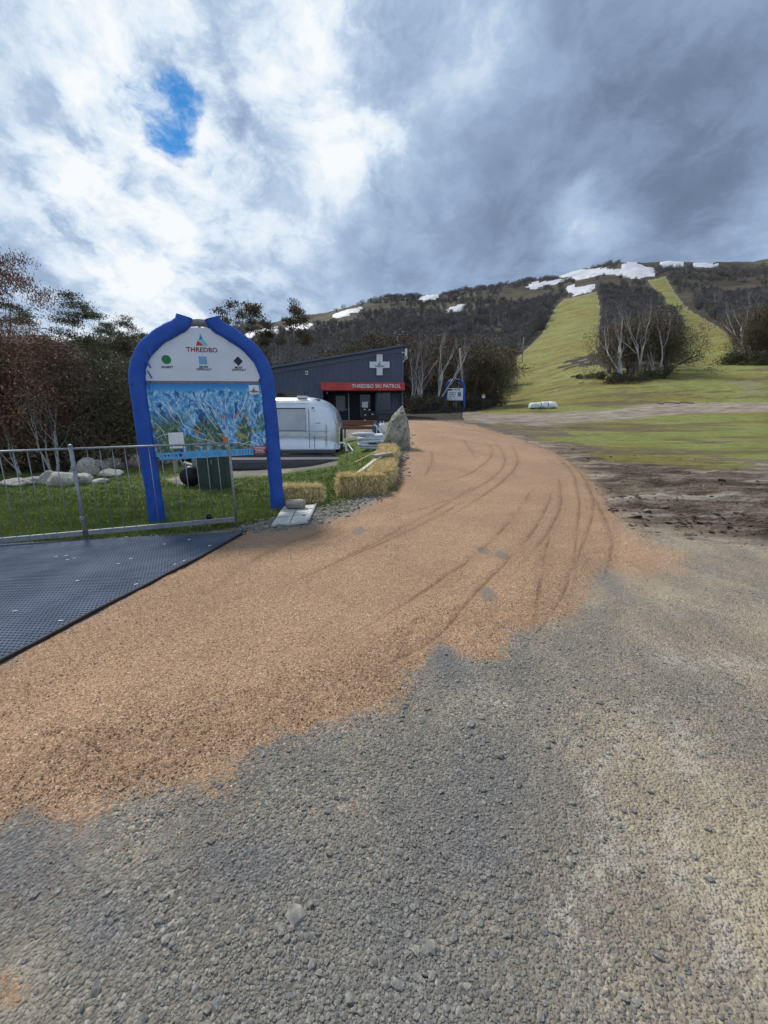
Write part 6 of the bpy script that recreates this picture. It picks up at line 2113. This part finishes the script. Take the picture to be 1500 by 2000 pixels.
for i, (k, u, Y, H, lab) in enumerate((
        ('brown', 812, 47, 7.2, 'brown gum touching the right corner of the building'), ('dead', 842, 45.5, 9.4, 'tall pale forked bare gum left of the small arch'), ('brown2', 838, 51, 8.2, 'dark brown gum behind the pale forked one'),
        ('brown', 868, 52, 9.0, 'brown leafy gum straight behind the small arch'), ('brown2', 900, 53, 9.0, 'bushy brown gum behind the leaning pole'), ('dead2', 888, 49, 7.6, 'grey bare tree over the crown of the small arch'),
        ('brown2', 932, 54, 8.6, 'dark bushy gum right of the leaning pole'), ('olive', 955, 56, 7.6, 'dark olive gum at the corner of the ski slope'), ('dead', 818, 44, 5.6, 'leaning pale bare tree low beside the building corner'),
        ('brown', 790, 50, 9.0, 'tall brown gum behind the building corner'), ('brown2', 965, 66, 8.0, 'brown gum higher up along the ski slope edge'), ('brown', 985, 90, 8.5, 'brown gum at the bend of the ski slope edge'))):
    tree(k, u, Y, H, lab, G4)
for i, (u, Y, H, lab) in enumerate(((812, 41, 1.7, 'dark heath shrub at the road edge by the building'), (830, 42.5, 1.9, 'rounded heath shrub left of the small arch'), (850, 43.5, 1.8, 'grey-brown heath shrub touching the small arch'),
                                    (925, 49, 1.6, 'low shrub between the leaning pole and the orange marker'), (945, 52, 1.8, 'low shrub behind the orange marker'), (962, 54, 1.6, 'dark shrub at the grass corner'))):
    tree('shrub' if i % 2 else 'shrub2', u, Y, H, lab, 'heath shrubs')
G5 = 'thicket island between the ski runs'
for i, (k, u, Y, H, lab) in enumerate((
        ('brown', 1195, 67, 8.4, 'red-brown gum on the left flank of the thicket island'), ('brown2', 1222, 66, 9.4, 'dark brown gum in the middle of the thicket island'), ('brown', 1255, 67, 9.4, 'brown gum behind the pale trunks of the island'),
        ('brown2', 1288, 66, 9.0, 'dark brown gum on the right flank of the island'), ('olive', 1296, 70, 7.0, 'olive gum leaning over the bright grass'), ('dead', 1215, 63.5, 12.2, 'tallest pale bare gum with curving trunk in the island'),
        ('dead', 1248, 64, 11.2, 'pale bare gum with spread forks in the island'), ('dead3', 1272, 65, 10.2, 'pale thin-leaved gum in the island'), ('brown', 1185, 74, 8.4, 'brown gum at the back left of the island'),
        ('brown2', 1240, 78, 9.0, 'dark gum at the back of the island'), ('dead2', 1195, 80, 10.0, 'grey dead tree at the back of the island'), ('dead2', 1265, 84, 10., 'grey dead tree rising behind the island'), ('brown', 1215, 90, 8., 'brown gum uphill of the island'))):
    tree(k, u, Y, H, lab, G5)
for i, (u, Y, H, lab) in enumerate(((1196, 62.5, 1.7, 'dark shrub at the left foot of the island'), (1225, 61, 1.7, 'black-green shrub at the front foot of the island'), (1255, 61.5, 1.5, 'grey-green shrub at the middle foot of the island'),
                                    (1282, 62.5, 1.7, 'grey shrub at the right foot of the island'), (1165, 69, 1.3, 'low dark shrub on the scarred bank left of the island'), (1145, 72, 1.0, 'low scrub on the eroded bank'), (1125, 74, .9, 'low scrub patch further along the eroded bank'))):
    tree('shrub' if i % 2 else 'shrub2', u, Y, H, lab, 'heath shrubs', wide=1.0)
G6 = 'trees on the right side of the slope'
for i, (k, u, Y, H, lab) in enumerate((
        ('brown2', 1450, 80, 8.0, 'brown gum at the left end of the right-hand grove'), ('bronze', 1462, 74, 9.2, 'rounded bronze gum of the right-hand grove'), ('brown2', 1500, 72, 9.4, 'dark gum beside the rounded bronze one in the grove'),
        ('bronze', 1545, 76, 9.6, 'outermost bronze gum of the slope-side grove'), ('dead', 1440, 84, 12.5, 'pale dead tree spreading above the grove'), ('dead', 1462, 90, 12., 'second pale dead tree above the grove'),
        ('brown', 1418, 92, 7.6, 'brown gum standing apart left of the grove'), ('brown2', 1425, 104, 8.0, 'brown gum uphill of the grove'), ('brown', 1412, 118, 8., 'brown gum along the upper grass run'), ('brown2', 1480, 100, 9.5, 'dark gum behind the grove'))):
    tree(k, u, Y, H, lab, G6)
for i, (u, Y, H, lab) in enumerate(((1420, 71, 2.0, 'dark shrub at the left foot of the right-hand grove'), (1450, 69, 1.9, 'dark shrub under the bronze gum of the grove'), (1485, 67, 1.9, 'dark shrub under the dark gum of the grove'))):
    tree('shrub' if i % 2 else 'shrub2', u, Y, H, lab, 'heath shrubs', wide=1.3)


# ------------------------------------------------------------------ the wood on the mountain, one mass
def mountain_wood():
    def simple(name, seed, kind, bark, leaf, lp, fz):
        w, c, h = tree_proto(name, seed, 6., kind, bark, leaf, lp, fz)
        bm = bmesh.new(); bm.from_mesh(w)
        if c:
            bm2 = bmesh.new(); bm2.from_mesh(c)
            for f in bm2.faces:
                f.material_index = 1
            tmp = bpy.data.meshes.new('tmp'); bm2.to_mesh(tmp); bm2.free()
            bm.from_mesh(tmp)
        me = bpy.data.meshes.new(name); bm.to_mesh(me); bm.free()
        me.materials.append(M[bark])
        if c:
            me.materials.append(M[leaf])
        return me
    protos = [simple('wood_a', 71, 'dead', 'bark_wood', 'leaf_wood', (3, .34, .4, .7), (500, .40, 1.8, .5, .22)), simple('wood_b', 72, 'bushy', 'bark_wood', 'leaf_wood', None, (900, .42, 2.2, .3, .26)),
              simple('wood_c', 73, 'dead', 'bark_ghost', 'leaf_wood', None, (260, .42, 1.7, .1, .2)), simple('wood_d', 74, 'bushy', 'bark_wood', 'leaf_wood2', None, (900, .42, 2.3, .2, .26)),
              simple('wood_e', 75, 'dead', 'bark_ghost', None, None, None), simple('scrub', 76, 'shrub', 'bark_wood', 'leaf_wood', None, (700, .5, 3.6, .1, .28))]
    n = 84000
    r = np.exp(RNG.uniform(math.log(58), math.log(640), n) + 0); a = np.radians(RNG.uniform(-70, 66, n))
    x = r * np.sin(a); y = r * np.cos(a); z = terrain(x, y)
    u, v = project(x, y, z)
    ok = (poly_sd(SLOPE, u, v) < -1.5 - 1500 / y * np.clip(1.4 - y / 600, .4, 1)) & (y > 58) & (y < 625)
    ok &= ~((u < 905) & (y < 58)) & ~((u > 905) & (v > 700) & (u < 1170) & (v < 900) & (poly_sd(SLOPE, u, v) > -12))
    ok &= ~((u > 1170) & (y < 74))
    for pl, lab in SNOW:
        s_ = poly_sd(pl, u, v)
        ok &= ~((s_ > -2.0) & (y > 150))
        # trees just below a patch would stand in front of it
        s2 = poly_sd([(a_, b_ + 5) for a_, b_ in pl], u, v)
        ok &= ~((s2 > -1) & (y > 150) & (RNG.random(n) < .85))
    # open heath
    bald = np.zeros(n)
    for uu, vv, ru, rv in ((640, 620, 90, 16), (560, 634, 60, 9), (1010, 575, 50, 14), (960, 650, 40, 12), (1000, 632, 34, 9), (1440, 562, 60, 16), (1340, 585, 25, 15), (720, 600, 50, 7), (1180, 552, 60, 6)):
        bald = np.maximum(bald, np.exp(-(((u - uu) / ru) ** 2 + ((v - vv) / rv) ** 2)))
    ok &= RNG.random(n) > bald * 1.5
    dens = np.clip(.62 + fbm(x * .02, y * .02, 91, 3) * 1.6, .12, 1)
    ok &= RNG.random(n) < dens
    x, y, z, r, u, v = (q[ok] for q in (x, y, z, r, u, v)); k = len(x)
    print('mountain wood', k)
    hgt = RNG.uniform(.75, 1.25, k) * (1.05 - .45 * smooth01(r, 250, 600)) * (1 + fbm(x * .03, y * .03, 92, 2) * .5)
    hgt = np.where(u > 1320, hgt * .9, hgt)
    crest = smooth01(r, 480, 600)
    pick = RNG.choice(5, k, p=[.28, .25, .17, .2, .10])
    pick = np.where(RNG.random(k) < .75 * crest, 5, pick)
    hgt = np.where(pick == 5, RNG.uniform(.45, .9, k), hgt)
    sc = np.stack([hgt * RNG.uniform(.9, 1.3, k), hgt * RNG.uniform(.9, 1.3, k), hgt], -1)
    ro = np.stack([np.zeros(k), np.zeros(k), RNG.uniform(0, 6.28, k)], -1)
    scatter('mountain_wood', np.stack([x, y, z - .2], -1), sc, ro, RNG.uniform(.3, .75, k), pick, protos, 'grey-brown snow gum wood covering the mountain side', 'wood')


M['bark_wood'] = pmat('grey_brown_twigs', (.12, .112, .114), (.23, .22, .225), .6, .9)
M['bark_ghost'] = pmat('silver_grey_limbs', (.26, .26, .27), (.40, .40, .41), .6, .85)
M['leaf_wood'] = pmat('grey_brown_wood_foliage', (.108, .100, .104), (.185, .174, .176), .3, .8, tint=True)
M['leaf_wood2'] = pmat('brown_olive_wood_foliage', (.088, .080, .068), (.16, .145, .12), .3, .8, tint=True)
mountain_wood()
